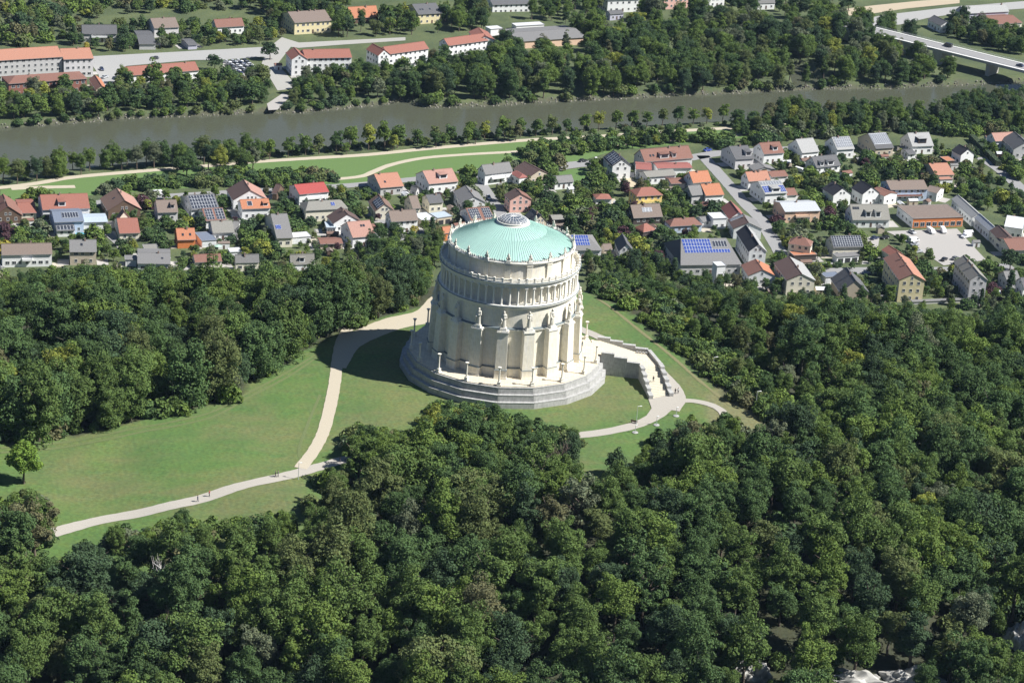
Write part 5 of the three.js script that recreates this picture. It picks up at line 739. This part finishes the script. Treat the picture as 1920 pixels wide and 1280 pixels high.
scatter([[190, 352], [300, 340], [420, 330], [620, 330], [640, 342], [480, 350], [300, 352], [200, 364]], 60, 3.4, SHRUB, [3.5, 6], [20, 10, 24, 8, 3, 1, 20, 2, 0, 1], 'hedge_shrub', 'hedge shrub between river meadow and first gardens', 'hedge shrubs behind the river meadow', { cat: 'shrub', force: 1 });
scatter([[340, 312], [470, 306], [480, 330], [340, 338]], 8, 7, FOREST, [11, 14], WB, 'meadow_tree', 'large tree on the river meadow', 'trees on the river meadow', { force: 1 });
scatter([[985, 290], [1090, 268], [1300, 258], [1345, 262], [1250, 272], [1120, 285], [1000, 312]], 50, 4, [...GARDEN, ...SHRUB], [5, 9], WB, 'thicket_tree', 'tree in the thicket behind the black-roofed house', 'trees in the thicket behind the terrace');
scatter([[1370, 240], [1500, 214], [1680, 214], [1720, 226], [1690, 246], [1560, 250], [1450, 252], [1380, 262]], 80, 4.2, [...EDGE, FOREST[1]], [8, 13], WB, 'bank_tree', 'tree in the bank wood behind the back row of houses', 'trees in the bank wood behind the back row', { force: 1 });
scatter([[1720, 235], [1800, 200], [1920, 190], [1930, 240], [1840, 240], [1730, 248]], 56, 4.4, [...EDGE, FOREST[1]], [9, 13], WB, 'bank_tree', 'tree in the bank wood facing the bridge', 'trees in the bank wood facing the bridge', { force: 1 });
scatter([[480, 300], [640, 284], [800, 272], [960, 260], [1130, 249], [1370, 235], [1370, 228], [1130, 240], [960, 251], [800, 262], [640, 275], [480, 291]], 130, 2.4, SHRUB, [1.6, 3.4], [20, 8, 24, 14, 10, 0, 14, 4, 0, 0], 'bank_shrub', 'low bank shrub between the avenue and the water', 'low shrubs on the avenue bank', { cat: 'shrub', force: 1, tries: 30 });
scatter([[560, 298], [800, 279], [1000, 262], [1000, 256], [800, 270], [560, 290]], 26, 4, AVENUE, [6, 11], WB, 'avenue_tree', 'fuller tree filling the avenue beside the gravel path', 'fuller trees of the avenue', { force: 1 });
scatter([[1340, 270], [1480, 252], [1600, 244], [1760, 238], [1925, 228], [1925, 250], [1800, 256], [1650, 252], [1520, 262], [1360, 280]], 90, 3, [...GARDEN, ...SHRUB], [3, 8], WB, 'track_shrub', 'greenery along the field track behind the back row', 'greenery along the field track', { cat: 'shrub' });
// far bank
scatter([[0, 238], [240, 219], [480, 208], [640, 201], [760, 187], [760, 182], [640, 192], [480, 200], [240, 211], [0, 230]], 90, 3.2, SHRUB, [2.5, 5], WB, 'bank_shrub', 'bushy shrub on the far bank below inn and offices', 'bushy shrubs on the far bank', { cat: 'shrub', force: 1 });
scatter([[-20, 228], [-10, 185], [70, 176], [180, 165], [232, 148], [270, 152], [420, 165], [500, 150], [505, 190], [420, 207], [240, 213], [120, 224]], 110, 4.6, [...EDGE, ...GARDEN], [7.5, 13], WB, 'far_bank_tree', 'tree on the far bank below the red-roofed inn', 'trees on the far bank below the inn');
scatter([[548, 200], [562, 158], [680, 132], [830, 112], [862, 112], [775, 180], [735, 186], [640, 196]], 80, 4.6, [...EDGE, ...GARDEN], [7, 12], WB, 'far_bank_tree', 'tree on the far bank below the white offices', 'trees on the far bank below the offices');
scatter([[768, 190], [775, 150], [850, 112], [960, 92], [1030, 84], [1090, 60], [1130, 40], [1250, 34], [1400, 30], [1560, 34], [1610, 50], [1700, 72], [1725, 96], [1765, 104], [1805, 140], [1790, 154], [1660, 158], [1500, 160], [1440, 164], [1300, 172], [1100, 182], [900, 192]], 300, 5.2, [...EDGE, ...EDGE, FOREST[8], FOREST[9], FOREST[7]], [13, 18], WB, 'far_wood_tree', 'tree in the big wood across the river', 'trees in the big wood across the river');
scatter([[768, 197], [900, 193], [1060, 184], [1280, 174], [1440, 166], [1660, 160], [1800, 153], [1800, 148], [1440, 160], [1060, 178], [780, 188]], 60, 4, SHRUB, [3, 6], WB, 'willow_shrub', 'willow shrub overhanging the water of the far bank', 'willow shrubs on the far bank', { cat: 'shrub', force: 1 });
scatter([[1740, 60], [1800, 48], [1925, 52], [1925, 108], [1860, 92], [1790, 74]], 46, 4.6, EDGE, [8, 13], WB, 'roadside_tree', 'tree behind the bridge road', 'trees behind the bridge road');
scatter([[-10, -10], [640, -20], [640, 12], [530, 16], [400, 22], [260, 26], [150, 38], [130, 84], [-10, 88]], 180, 4.2, [...GARDEN, ...SHRUB], [4, 9], [10, 14, 8, 22, 14, 3, 12, 12, 0, 0], 'slope_bush', 'bush on the dry grassy slope across the river', 'bushes on the dry slope');
scatter([[130, 86], [150, 60], [330, 56], [500, 50], [530, 70], [480, 86], [300, 94], [180, 98]], 80, 4, GARDEN, [5, 9.5], WT, 'roadside_tree', 'garden tree above the road across the river', 'garden trees above the far road');
scatter([[470, -5], [640, -10], [660, 40], [820, 36], [900, 22], [920, 60], [830, 62], [640, 72], [620, 62], [520, 60]], 95, 4.6, [...FOREST, ...GARDEN], [8, 14], WB, 'far_garden_tree', 'tree around the yellow houses across the river', 'trees around the yellow houses');
scatter([[980, -10], [1130, -14], [1135, 36], [1080, 52], [1010, 44], [985, 36]], 34, 5.2, FOREST, [8, 13], WB, 'far_garden_tree', 'tree between the garages and the large white building', 'trees above the timber hall');
scatter([[1190, -10], [1560, -14], [1600, 10], [1600, 30], [1400, 30], [1250, 34], [1195, 30]], 40, 5.2, [...FOREST, ...GARDEN], [7, 12], WB, 'far_garden_tree', 'tree between the villas above the big wood', 'trees between the far villas');
// the foot of the hill
scatter([[690, 468], [745, 452], [830, 468], [832, 505], [700, 505]], 34, 4.4, FOREST, [8, 13], WB, 'hillfoot_tree', 'tree at the foot of the hill near the dome', 'trees at the hill foot near the dome', { zMax: -150, force: 1 });
scatter([[-10, 520], [240, 503], [545, 506], [690, 476], [690, 498], [500, 520], [0, 540]], 60, 4.4, FOREST, [6, 10], WB, 'hillfoot_tree', 'tree at the foot of the hill below the long white terrace', 'trees at the hill foot near the white terrace', { zMax: -150 });
scatter([[1090, 490], [1200, 508], [1260, 532], [1390, 545], [1480, 565], [1640, 566], [1830, 588], [1925, 578], [1925, 606], [1700, 600], [1300, 560], [1090, 530]], 110, 4.4, FOREST, [6, 11], WB, 'hillfoot_tree', 'tree at the foot of the hill below the apartment blocks', 'trees at the hill foot near the apartment blocks', { zMax: -150 });
// the town gardens
scatter([[0, 378], [200, 372], [420, 366], [640, 352], [760, 345], [830, 350], [830, 470], [740, 455], [640, 480], [545, 500], [430, 500], [240, 498], [150, 490], [0, 510]], 250, 3.3, [...GARDEN, ...SHRUB], [2.6, 7.4], WT, 'garden_tree', 'garden tree among the houses left of the hall', 'garden trees left of the hall', { near: 1 });
scatter([[830, 345], [900, 325], [1030, 312], [1130, 310], [1200, 335], [1330, 330], [1360, 400], [1380, 440], [1260, 470], [1250, 528], [1190, 510], [1090, 492], [1075, 440], [960, 395], [850, 430]], 230, 3.3, [...GARDEN, ...GARDEN, ...SHRUB], [3.2, 9], WT, 'courtyard_tree', 'garden tree among the houses behind the hall', 'garden trees behind the hall', { near: 1 });
scatter([[1360, 300], [1540, 285], [1640, 290], [1760, 280], [1860, 275], [1925, 300], [1925, 420], [1800, 375], [1660, 340], [1600, 420], [1540, 430], [1460, 420], [1420, 380]], 260, 3.2, [...GARDEN, ...SHRUB], [2.6, 7.4], WT, 'orchard_tree', 'garden tree among the houses right of the hall', 'garden trees right of the hall', { near: 1 });
scatter([[1440, 425], [1600, 425], [1650, 440], [1690, 450], [1720, 470], [1760, 500], [1925, 480], [1925, 578], [1830, 580], [1700, 568], [1560, 552], [1480, 560], [1390, 538], [1440, 480]], 150, 3.3, [...GARDEN, ...SHRUB], [2.6, 7.4], WT, 'yard_tree', 'garden tree around the apartment blocks', 'garden trees around the apartment blocks', { near: 1 });
for (const [x, y, s, l] of [[1890, 574, 1.15, 'tall dark conifer beside the pale grey apartment block'], [1839, 577, 0.62, 'small pointed conifer before the pale grey gable'], [1262, 536, 0.9, 'dark conifer before the patterned end of the hall roof'], [137, 82, 0.8, 'dark conifer beside the grey-purple roof across the river'], [808, 462, 0.95, 'dark conifer beside the narrow white house near the dome']]) { const p = gp(x, y, TOWN); plant('conifer', l, 'tree', null, CONE[0], p, s, 1, 2); }
for (const [x, y, s, l, K, lf] of [[1893, 507, 1.35, 'big round dark tree at the corner of the parking yard', GARDEN[2], 2], [1755, 548, 1.0, 'yellow-green tree between the two apartment blocks', GARDEN[0], 1], [1325, 393, 0.55, 'purple-leaved shrub below the orange corner house', GARDEN[1], 9], [402, 132, 1.1, 'round dark tree beside the far car park', GARDEN[3], 2], [505, 112, 1.35, 'dark tree beside the fork of the far road', GARDEN[2], 2]]) plant('landmark_tree', l, 'tree', null, K, gp(x, y, TOWN), s, 2, lf);
console.log('town trees', townCount);
// ---------------------------------------------------------------- rocks, stones along the water, hedges
function rockGeo(seed, sx, sy, sz, det = 4) { let g = new THREE.IcosahedronGeometry(1, det); g = mergeVertices(g); const p = g.attributes.position, c = []; for (let i = 0; i < p.count; i++) { const v = V3().fromBufferAttribute(p, i); const rg = (f, o) => 1 - 2 * Math.abs(N3(v.x * f + seed, v.y * f * 0.8 + o, v.z * f)); const n = N3(v.x * 1.4 + seed, v.y * 1.1, v.z * 1.4) * 0.35 + rg(2.6, 1) * 0.10 + rg(6.5, 2) * 0.09 + rg(16, 3) * 0.045, st = 0.05 * Math.sin(v.y * 22 + 4 * N3(v.x * 2, v.y, v.z * 2)); v.multiplyScalar(1 + n + st); p.setXYZ(i, v.x * sx, v.y * sy, v.z * sz); const w = 0.78 + 0.4 * N3(v.x * 5, v.y * 2 + seed, v.z * 5) + 0.3 * N3(v.x * 14, v.y * 9, v.z * 14); c.push(w, w * 0.99, w * 0.96); } g.setAttribute('color', new THREE.Float32BufferAttribute(c, 3)); g.deleteAttribute('uv'); g = g.toNonIndexed(); g.computeVertexNormals(); return toCreasedNormals(g, 0.5); }
const limestone = mat(0.45, 0.44, 0.415, 0.95, null, { vertexColors: true });
for (const [x, y, sx, sy, sz, l] of [[1408, 1266, 4.2, 4.6, 3.2, 'white limestone cliff block rising from the wood with a dark cleft'], [1600, 1284, 8, 3.6, 4, 'broad white limestone ledge at the foot of the wood'], [1712, 1283, 6.5, 3.8, 4, 'white limestone outcrop streaked with grey beside the broad ledge'], [1905, 1205, 2.6, 5, 2.6, 'narrow pale rock pillar between dark trees'], [1500, 1292, 4, 3, 3, 'low grey-white rock between the cliff block and the broad ledge'], [8, 1095, 2.2, 1.2, 2, 'small pale rock in the wood below the big brown tree']]) { const p = gpH(x, y); p.y -= sy * 0.2; const r = mesh('limestone_rock', rockGeo(x, sx, sy, sz, 7), limestone); r.position.copy(p); tag(r, l, 'rock'); }
{ // rubble along the far bank
  const g = rockGeo(3, 0.55, 0.4, 0.5, 1), n = 520, im = new THREE.InstancedMesh(g, mat(0.27, 0.255, 0.225, 0.95, null, { vertexColors: true }), n), m = new THREE.Matrix4(), q = new THREE.Quaternion(), rr = mulberry(61), c = new THREE.Color();
  for (let i = 0; i < n; i++) { const x = rnd(-270, 290, rr), z = lerpTable(FAR_BANK, x) + rnd(-1.2, 2.4, rr), y = Math.max(H(x, z), -102.4); q.setFromEuler(new THREE.Euler(rr() * 6, rr() * 6, rr() * 6)); const s = rnd(0.5, 1.2, rr); m.compose(V3(x, y, z), q, V3(s, s, s)); im.setMatrixAt(i, m); const k = rnd(0.6, 1.2, rr); c.setRGB(k, k, k * 0.97); im.setColorAt(i, c); }
  im.name = 'bank_rubble'; im.userData = { kind: 'stuff', label: 'grey rubble stones along the water line of the far bank', category: 'stones' }; im.castShadow = im.receiveShadow = true; scene.add(im);
}
{ // clipped hedge blocks
  const hedge = (pts, w, h, label) => { const P = pts.map(([x, y]) => gp(x, y, TOWN)), r = mulberry(pts[0][0]), L = []; const root = thing('hedge', label, 'hedge', V3(0, 0, 0)); for (let i = 0; i + 1 < P.length; i++) { const a = P[i], b = P[i + 1], n = Math.ceil(a.distanceTo(b) / 0.09); for (let k = 0; k < n; k++) { const t = r(), u = (r() - 0.5) * w, v = r() < 0.45 ? h : r() * h, e = v === h ? u : Math.sign(u) * w / 2, d = b.clone().sub(a).normalize(), x = a.x + (b.x - a.x) * t - d.z * e, z = a.z + (b.z - a.z) * t + d.x * e, g = new THREE.PlaneGeometry(0.42, 0.42); g.rotateX(r() * 6); g.rotateY(r() * 6); g.translate(x, TOWN + v, z); L.push(g); } } const g = merge(L), c = new Float32Array(g.attributes.position.count * 3); for (let i = 0; i < c.length; i += 18) { const k = 0.75 + 0.5 * r(); for (let j = 0; j < 18; j++) c[i + j] = k; } g.setAttribute('color', new THREE.BufferAttribute(c, 3)); g.deleteAttribute('uv'); mesh('foliage', g, leafMat[2], root); const core = []; for (let i = 0; i + 1 < P.length; i++) { const a = P[i], b = P[i + 1], l = a.distanceTo(b); core.push(bx(l, h - 0.1, w - 0.2, (a.x + b.x) / 2, TOWN + h / 2, (a.z + b.z) / 2, Math.atan2(-(b.z - a.z), b.x - a.x))); } mesh('branches', merge(core), mat(0.03, 0.045, 0.02, 1), root); };
  hedge([[1822, 262], [1850, 290], [1872, 312]], 3, 3, 'tall dark clipped hedge along the lane beside the black-roofed house');
  hedge([[1503, 500], [1570, 502]], 1.4, 1.6, 'low clipped hedge between lawn and street below the hipped house');
  hedge([[1700, 445], [1722, 470]], 1.2, 1.0, 'narrow hedge strip along the parking yard');
}
// drives, terraces and garden sheds round the houses
{ const shedLabels = new Set(), yr = mulberry(333), surf = [mYard, mat(0.46, 0.42, 0.35, 0.93, texPaving), mat(0.42, 0.41, 0.40, 0.93, texPaving)], F = FOOT.slice();
  F.forEach(([cx, cz, dx, dz, a, b], i) => {
    if (cz < -690 || a > 12) return; const s = yr() < 0.5 ? 1 : -1, w = rnd(3, 5, yr), l = rnd(5, 9, yr), oz = rnd(-1, 3, yr);
    for (const sd of [s, -s]) { const ox1 = sd * (a + w / 2 + 0.1); const x = cx + dx * ox1 - dz * oz, z = cz + dz * ox1 + dx * oz; if (!onHouse(x, z, -0.5)) { const g = bx(w, 0.06, l, 0, 0, 0); scaleUV(g, 2); const m = struct('paved_drive', g, surf[i % 3]); m.position.set(x, TOWN + 0.06 + 0.001 * (i % 9), z); m.rotation.y = Math.atan2(-dz, dx); } }
    for (const fb of [1, -1, 1]) if (yr() < 0.75) { const ox2 = rnd(-a - 2, a + 2, yr), oz2 = fb * (b + rnd(3.6, 9, yr)), sx = cx + dx * ox2 - dz * oz2, sz = cz + dz * ox2 + dx * oz2; if (!onHouse(sx, sz, 2.4) && !onStreet(sx, sz, 4.5) && free(sx, sz, 3)) { const q = pr(V3(sx, TOWN, sz)); if (CLEARPX.some((c) => inPoly(q[0], q[1], c)) || sz > -300) continue; const rc = ['grey', 'rust', 'taupe', 'white', 'brown'][(i + (fb > 0 ? 0 : 2)) % 5], lb = `small ${rc === 'rust' ? 'rusty red' : rc}-roofed garden shed beside the ${nearHouse(V3(sx, 0, sz))}`; if (shedLabels.has(lb)) continue; shedLabels.add(lb); const t = thing('garden_shed', lb, 'shed', V3(sx, TOWN, sz), Math.atan2(-dz, dx) + (yr() < 0.5 ? 0 : Math.PI / 2)); const W = rnd(2.6, 5.4, yr), D = rnd(2.2, 3.6, yr), hh = rnd(2.0, 2.7, yr); mesh('wall', bx(W, hh, D, 0, hh / 2, 0), WALL[['timber', 'white', 'beige', 'grey'][i % 4]], t); const rg = (k) => { const g = bx(W + 0.4, 0.1, D * 0.62, 0, 0, k * D * 0.28); g.rotateX(0); g.translate(0, 0, 0); return g; }; for (const k of [1, -1]) { const rs = mesh('roof_slope', bx(W + 0.4, 0.09, D * 0.66), ROOF[rc], t); rs.position.set(0, hh + D * 0.12, k * D * 0.27); rs.rotation.x = k * 0.42; } mesh('door', bx(0.8, 1.8, 0.05, 0, 0.9, D / 2 + 0.03), M.door, t); FOOT.push([sx, sz, dx, dz, 2, 2]); } }
  }); }
// ---------------------------------------------------------------- vehicles
const wheelGeo = { tyre: (() => { const g = new THREE.CylinderGeometry(0.33, 0.33, 0.22, 14); g.rotateX(Math.PI / 2); return g; })(), rim: (() => { const g = new THREE.CylinderGeometry(0.2, 0.2, 0.24, 10); g.rotateX(Math.PI / 2); return g; })() };
function sideGeo(pts, w, bev = 0.09) { const s = new THREE.Shape(pts.map(([x, y]) => new THREE.Vector2(x, y))), g = new THREE.ExtrudeGeometry(s, { depth: w - 2 * bev, bevelEnabled: true, bevelSize: bev, bevelThickness: bev, bevelSegments: 2 }); g.translate(0, 0, -(w - 2 * bev) / 2); return g; }
const carBody = sideGeo([[-2.05, 0.35], [2.05, 0.35], [2.12, 0.62], [1.95, 0.86], [1.05, 0.95], [-1.75, 0.98], [-2.1, 0.85]], 1.75), carCab = sideGeo([[-1.75, 0.95], [1.0, 0.93], [0.35, 1.38], [-1.2, 1.42]], 1.5, 0.12), carRoof = bx(1.45, 0.05, 1.3, -0.42, 1.53, 0);
const vanBody = sideGeo([[-2.6, 0.4], [2.55, 0.4], [2.62, 0.95], [1.95, 1.2], [1.35, 2.05], [-2.5, 2.15], [-2.62, 1.9]], 1.95), vanGlass = [sideGeo([[1.42, 1.22], [1.9, 1.2], [1.38, 1.95], [1.0, 1.98], [0.95, 1.25]], 1.99, 0.03), bx(0.05, 0.5, 1.5, -2.68, 1.6, 0)];
M.tyre = mat(0.02, 0.02, 0.02, 0.9); M.carGlass = mat(0.02, 0.025, 0.03, 0.08); M.lampGlass = mat(0.7, 0.7, 0.68, 0.2);
const paint = {}; const PAINT = { white: [0.74, 0.74, 0.74], silver: [0.42, 0.43, 0.45], black: [0.02, 0.02, 0.022], blue: [0.03, 0.06, 0.32], red: [0.35, 0.03, 0.025], grey: [0.14, 0.145, 0.15], navy: [0.02, 0.03, 0.08] };
const paintOf = (c) => paint[c] ??= new THREE.MeshPhysicalMaterial({ color: new THREE.Color().setRGB(...PAINT[c]), roughness: 0.45, clearcoat: 0.6, clearcoatRoughness: 0.15 });
function car(px, py, toX, toY, colour, label, group, isVan = false, y = TOWN + 0.18) {
  const a = gp(px, py, y), b = gp(toX, toY, y), t = thing(isVan ? 'delivery_van' : 'parked_car', label, isVan ? 'van' : 'car', a, Math.atan2(-(b.z - a.z), b.x - a.x), group);
  if (isVan) { mesh('body', vanBody, paintOf(colour), t); mesh('windscreen', merge(vanGlass.map((g) => g.clone())), M.carGlass, t); } else { mesh('body', carBody, paintOf(colour), t); mesh('windows', carCab, M.carGlass, t); mesh('roof', carRoof, paintOf(colour), t); }
  for (const [x, z] of isVan ? [[1.7, 0.9], [1.7, -0.9], [-1.6, 0.9], [-1.6, -0.9]] : [[1.3, 0.8], [1.3, -0.8], [-1.3, 0.8], [-1.3, -0.8]]) { const w = mesh('wheel', wheelGeo.tyre, M.tyre, t); w.position.set(x, 0.33, z); mesh('rim', wheelGeo.rim, M.alu, w); }
  for (const z of [0.62, -0.62]) { const h = mesh('headlight', bx(0.08, 0.16, 0.34, isVan ? 2.68 : 2.14, isVan ? 0.85 : 0.7, z), M.lampGlass, t); } return t;
}
car(297, 365, 312, 364, 'white', 'white minibus on the street behind the first garden row', null, true);
car(1711, 437, 1718, 441, 'silver', 'silver car by the hedge side of the orange workshop', null); car(1746, 436, 1752, 440, 'white', 'white pickup van before the workshop door', null, true); car(1769, 435, 1773, 440, 'white', 'white box van before the orange workshop front', null, true); car(1812, 445, 1800, 448, 'white', 'white van alone beside the warehouse shadow', null, true);
car(1714, 453, 1726, 451, 'white', 'large white van with trailer at the hedge of the parking yard', null, true); car(1716, 460, 1728, 458, 'silver', 'silver car behind the large white van', null); car(1722, 473, 1734, 471, 'silver', 'silver estate car behind the white vans of the parking yard', null);
car(1771, 488, 1780, 483, 'black', 'black car on the grass edge above the street', null); car(1791, 486, 1800, 482, 'grey', 'grey car beside the black car on the grass edge', null); car(1640, 448, 1650, 445, 'navy', 'dark blue car in the yard of the solar roof', null); car(1660, 447, 1650, 449, 'black', 'black van on the paved yard behind the red roof', null);
car(1327, 283, 1336, 282, 'blue', 'bright blue car under the riverside trees', null); car(1093, 303, 1103, 302, 'black', 'black car beside the green portable toilet', null); car(916, 372, 922, 380, 'silver', 'silver car in the shaded street behind the dome', null); car(1905, 333, 1898, 326, 'silver', 'silver car on the hedged lane', null); car(1897, 326, 1890, 319, 'black', 'black car before the silver one on the hedged lane', null);
car(1500, 322, 1508, 324, 'white', 'white caravan in the garden of the brown garage', null, true); car(1391, 322, 1397, 320, 'navy', 'dark blue car below the grey porch house', null); car(190, 131, 196, 139, 'navy', 'dark blue car in the yard beside the orange-roofed end block', null); car(196, 146, 202, 144, 'silver', 'silver car in the yard beside the red angled roof', null); car(382, 139, 375, 137, 'blue', 'bright blue car beside the long red-roofed inn', null); car(290, 110, 280, 109, 'grey', 'grey motor vehicle driving on the far road', null);
car(1778, 87, 1768, 84, 'black', 'black car driving onto the river bridge', null, true, -91.4); car(1913, 124, 1900, 120, 'navy', 'dark car driving over the river bridge', null, false, -91.4);
{ const cols = ['white', 'silver', 'black', 'grey', 'white', 'navy', 'silver', 'black']; let k = 0; for (let j = 0; j < 4; j++) for (let i = 0; i < 6; i++) { const x = 426 + j * 11 + i * 4.4, y = 118 + i * 3.9 - j * 0.9; if (x > 485) continue; const c = cols[k++ % 8]; car(x, y, x + 8, y + 1.2, c, `${c === 'navy' ? 'dark blue' : c} car parked in the rows of the far car park`, `${c} cars in the far car park`); } }
{ const p = gp(1117, 303, TOWN), t = thing('portable_toilet', 'mint green portable toilet beside the black car', 'toilet', p, 0.2); const mg = mat(0.16, 0.5, 0.36, 0.6); mesh('cabin', bx(1.1, 2.1, 1.1, 0, 1.05, 0), mg, t); mesh('roof', merge([bx(1.18, 0.14, 1.18, 0, 2.17, 0), bx(0.9, 0.12, 0.9, 0, 2.28, 0)]), M.frame, t); mesh('door', bx(0.7, 1.85, 0.05, 0, 1.0, 0.56), M.frame, t); }
{ const p = gp(150, 442, TOWN), t = thing('swimming_pool', 'round light blue garden pool behind the blue annexe', 'pool', p); const w = new THREE.CylinderGeometry(2.2, 2.2, 0.9, 24, 1, true); w.translate(0, 0.45, 0); mesh('pool_wall', w, mat(0.2, 0.45, 0.6, 0.5), t); const s = new THREE.CircleGeometry(2.1, 24); s.rotateX(-Math.PI / 2); s.translate(0, 0.8, 0); mesh('water', s, mat(0.10, 0.42, 0.52, 0.1), t); }
{ const p = gp(408, 470, TOWN), t = thing('parasol', 'pale green garden parasol beside the white garage', 'parasol', p); const c = new THREE.ConeGeometry(1.7, 0.6, 10, 1, true); c.translate(0, 2.5, 0); mesh('canopy', c, mat(0.35, 0.5, 0.4, 0.8), t); mesh('pole', bx(0.08, 2.4, 0.08, 0, 1.2, 0), M.alu, t); }
// ---------------------------------------------------------------- lamps, bench, people
const poleMat = mat(0.42, 0.45, 0.42, 0.6);
function lamp(px, py, h, label, arm = 0.9, disc = false) { const t = thing('street_lamp', label, 'lamp', gpH(px, py), 0.3); const g = new THREE.CylinderGeometry(0.06, 0.1, h, 8); g.translate(0, h / 2, 0); mesh('pole', g, poleMat, t); mesh('lamp_head', merge([bx(arm, 0.08, 0.1, arm / 2, h, 0), bx(0.6, 0.12, 0.26, arm, h + 0.02, 0)]), M.frame, t); if (disc) { const d = new THREE.CylinderGeometry(0.8, 0.85, 0.1, 18); d.translate(0, 0.12, 0); mesh('foot', d, M.plinthTop, t); } }
lamp(1193, 795, 5.2, 'tall pale lamp post on the meadow side of the curved path'); lamp(1191, 811, 2.2, 'slim post on a pale round foot at the far curve of the path', 0.25, true); lamp(1231, 797, 2.6, 'slim post on a pale round foot halfway along the curved path', 0.25, true); lamp(1268, 780, 2.6, 'slim post on a pale round foot near the foot of the stair', 0.25, true); lamp(559, 899, 4.6, 'dark lamp post at the fork of the meadow paths', 0.5); lamp(1336, 700, 5, 'lamp post at the wood edge above the stair-side lawn'); lamp(1417, 765, 5, 'lamp post in the dry grass at the wood edge');
{ const t = thing('park_bench', 'dark bench on the lawn edge of the curved path', 'bench', gpH(1189, 793), -0.25); const wd = mat(0.09, 0.06, 0.04, 0.8); mesh('seat', bx(1.8, 0.07, 0.45, 0, 0.45, 0), wd, t); mesh('backrest', bx(1.8, 0.4, 0.06, 0, 0.78, 0.22), wd, t); for (const s of [-0.7, 0.7]) mesh('leg', bx(0.1, 0.45, 0.4, s, 0.22, 0), M.iron, t); }
const personGeo = [0, 1].map((v) => { const s = v ? -1 : 1, b = [[0.1, 0.07, 0.14 * s, 0.045, 0.1, 0.05, 0.24 * s, 0.04], [0.1, 0.08, 0.12 * s, 0.05, 0.1, 0.48, 0.1 * s, 0.06], [0.1, 0.48, 0.1 * s, 0.065, 0.09, 0.88, 0, 0.085], [-0.1, 0.07, -0.18 * s, 0.045, -0.1, 0.05, -0.07 * s, 0.04], [-0.1, 0.08, -0.18 * s, 0.05, -0.1, 0.47, -0.06 * s, 0.06], [-0.1, 0.47, -0.06 * s, 0.065, -0.09, 0.88, 0, 0.085], [0, 0.92, 0, 0.14, 0, 1.15, 0, 0.13], [0, 1.15, 0, 0.14, 0, 1.36, 0, 0.13], [-0.15, 1.4, 0, 0.06, 0.15, 1.4, 0, 0.06], [0.19, 1.38, 0, 0.055, 0.25, 1.1, -0.06 * s, 0.045], [0.25, 1.1, -0.06 * s, 0.042, 0.24, 0.86, 0.06 * s, 0.035], [-0.19, 1.38, 0, 0.055, -0.25, 1.1, 0.06 * s, 0.045], [-0.25, 1.1, 0.06 * s, 0.042, -0.24, 0.86, 0.16 * s, 0.035], [0, 1.4, 0, 0.055, 0, 1.5, 0.01, 0.05], [0, 1.6, 0.01, 0.1, 0, 1.66, 0, 0.1], [0, 1.6, 0.11, 0.018, 0, 1.58, 0.1, 0.018]]; return field(b, [0.42, 0.98, 0.42, 0, 0.88, 0], 52, 0.05); });
const skin = [0.42, 0.25, 0.17];
function person(px, py, turn, top, legs, hair, label, v = 0, y = null) {
  const g = personGeo[v].clone(), p = g.attributes.position, c = []; for (let i = 0; i < p.count; i++) { const Y = p.getY(i), X = Math.abs(p.getX(i)), Z = p.getZ(i); const k = Y > 1.6 && Z < 0.06 || Y > 1.68 ? hair : Y > 1.46 || (X > 0.2 && Y < 0.95 && Y > 0.78) ? skin : Y > 0.93 ? top : Y < 0.1 ? [0.05, 0.05, 0.05] : legs; c.push(...k); } g.setAttribute('color', new THREE.Float32BufferAttribute(c, 3));
  const pos = y === null ? gpH(px, py) : gp(px, py, y); pos.y += 0.1; const m = mesh('person', g, personMat); m.position.copy(pos); m.rotation.y = turn; tag(m, label, 'person'); return m;
}
const personMat = mat(1, 1, 1, 0.85, null, { vertexColors: true }), DK = [0.025, 0.025, 0.03], NV = [0.03, 0.04, 0.08], HR = [0.03, 0.02, 0.015], RD = [0.35, 0.06, 0.05], WH = [0.6, 0.6, 0.58], GY = [0.12, 0.12, 0.12];
person(370, 941, 1.2, NV, NV, HR, 'person in navy clothes walking on the long meadow path'); person(392, 931, 1.3, RD, DK, HR, 'person with dark red top walking on the long meadow path', 1); person(516, 895, 1.3, DK, DK, HR, 'person in black walking beside another near the path fork'); person(521, 894, 1.3, GY, DK, HR, 'person in grey walking beside a person in black', 1);
person(637, 868, 1.4, DK, NV, HR, 'person in dark top walking in the tree shade by the path fork'); person(647, 865, 1.5, WH, DK, HR, 'person with pale top walking in the tree shade', 1); person(1266, 739, 0.4, DK, DK, HR, 'person in black beside the foot of the stair'); person(1271.5, 738, 0.2, WH, DK, HR, 'person with pale top beside the foot of the stair', 1);
person(1225, 716, 3.4, DK, DK, HR, 'person in black climbing the stair flight', 0, 1.75); person(1092, 650, 1.8, DK, NV, HR, 'person in dark clothes by the entrance side of the terrace', 0, 5.62); person(1089.5, 661, 1.2, GY, DK, HR, 'person in grey standing between buttress and stair', 1, 5.62);
renderer.render(scene, camera);
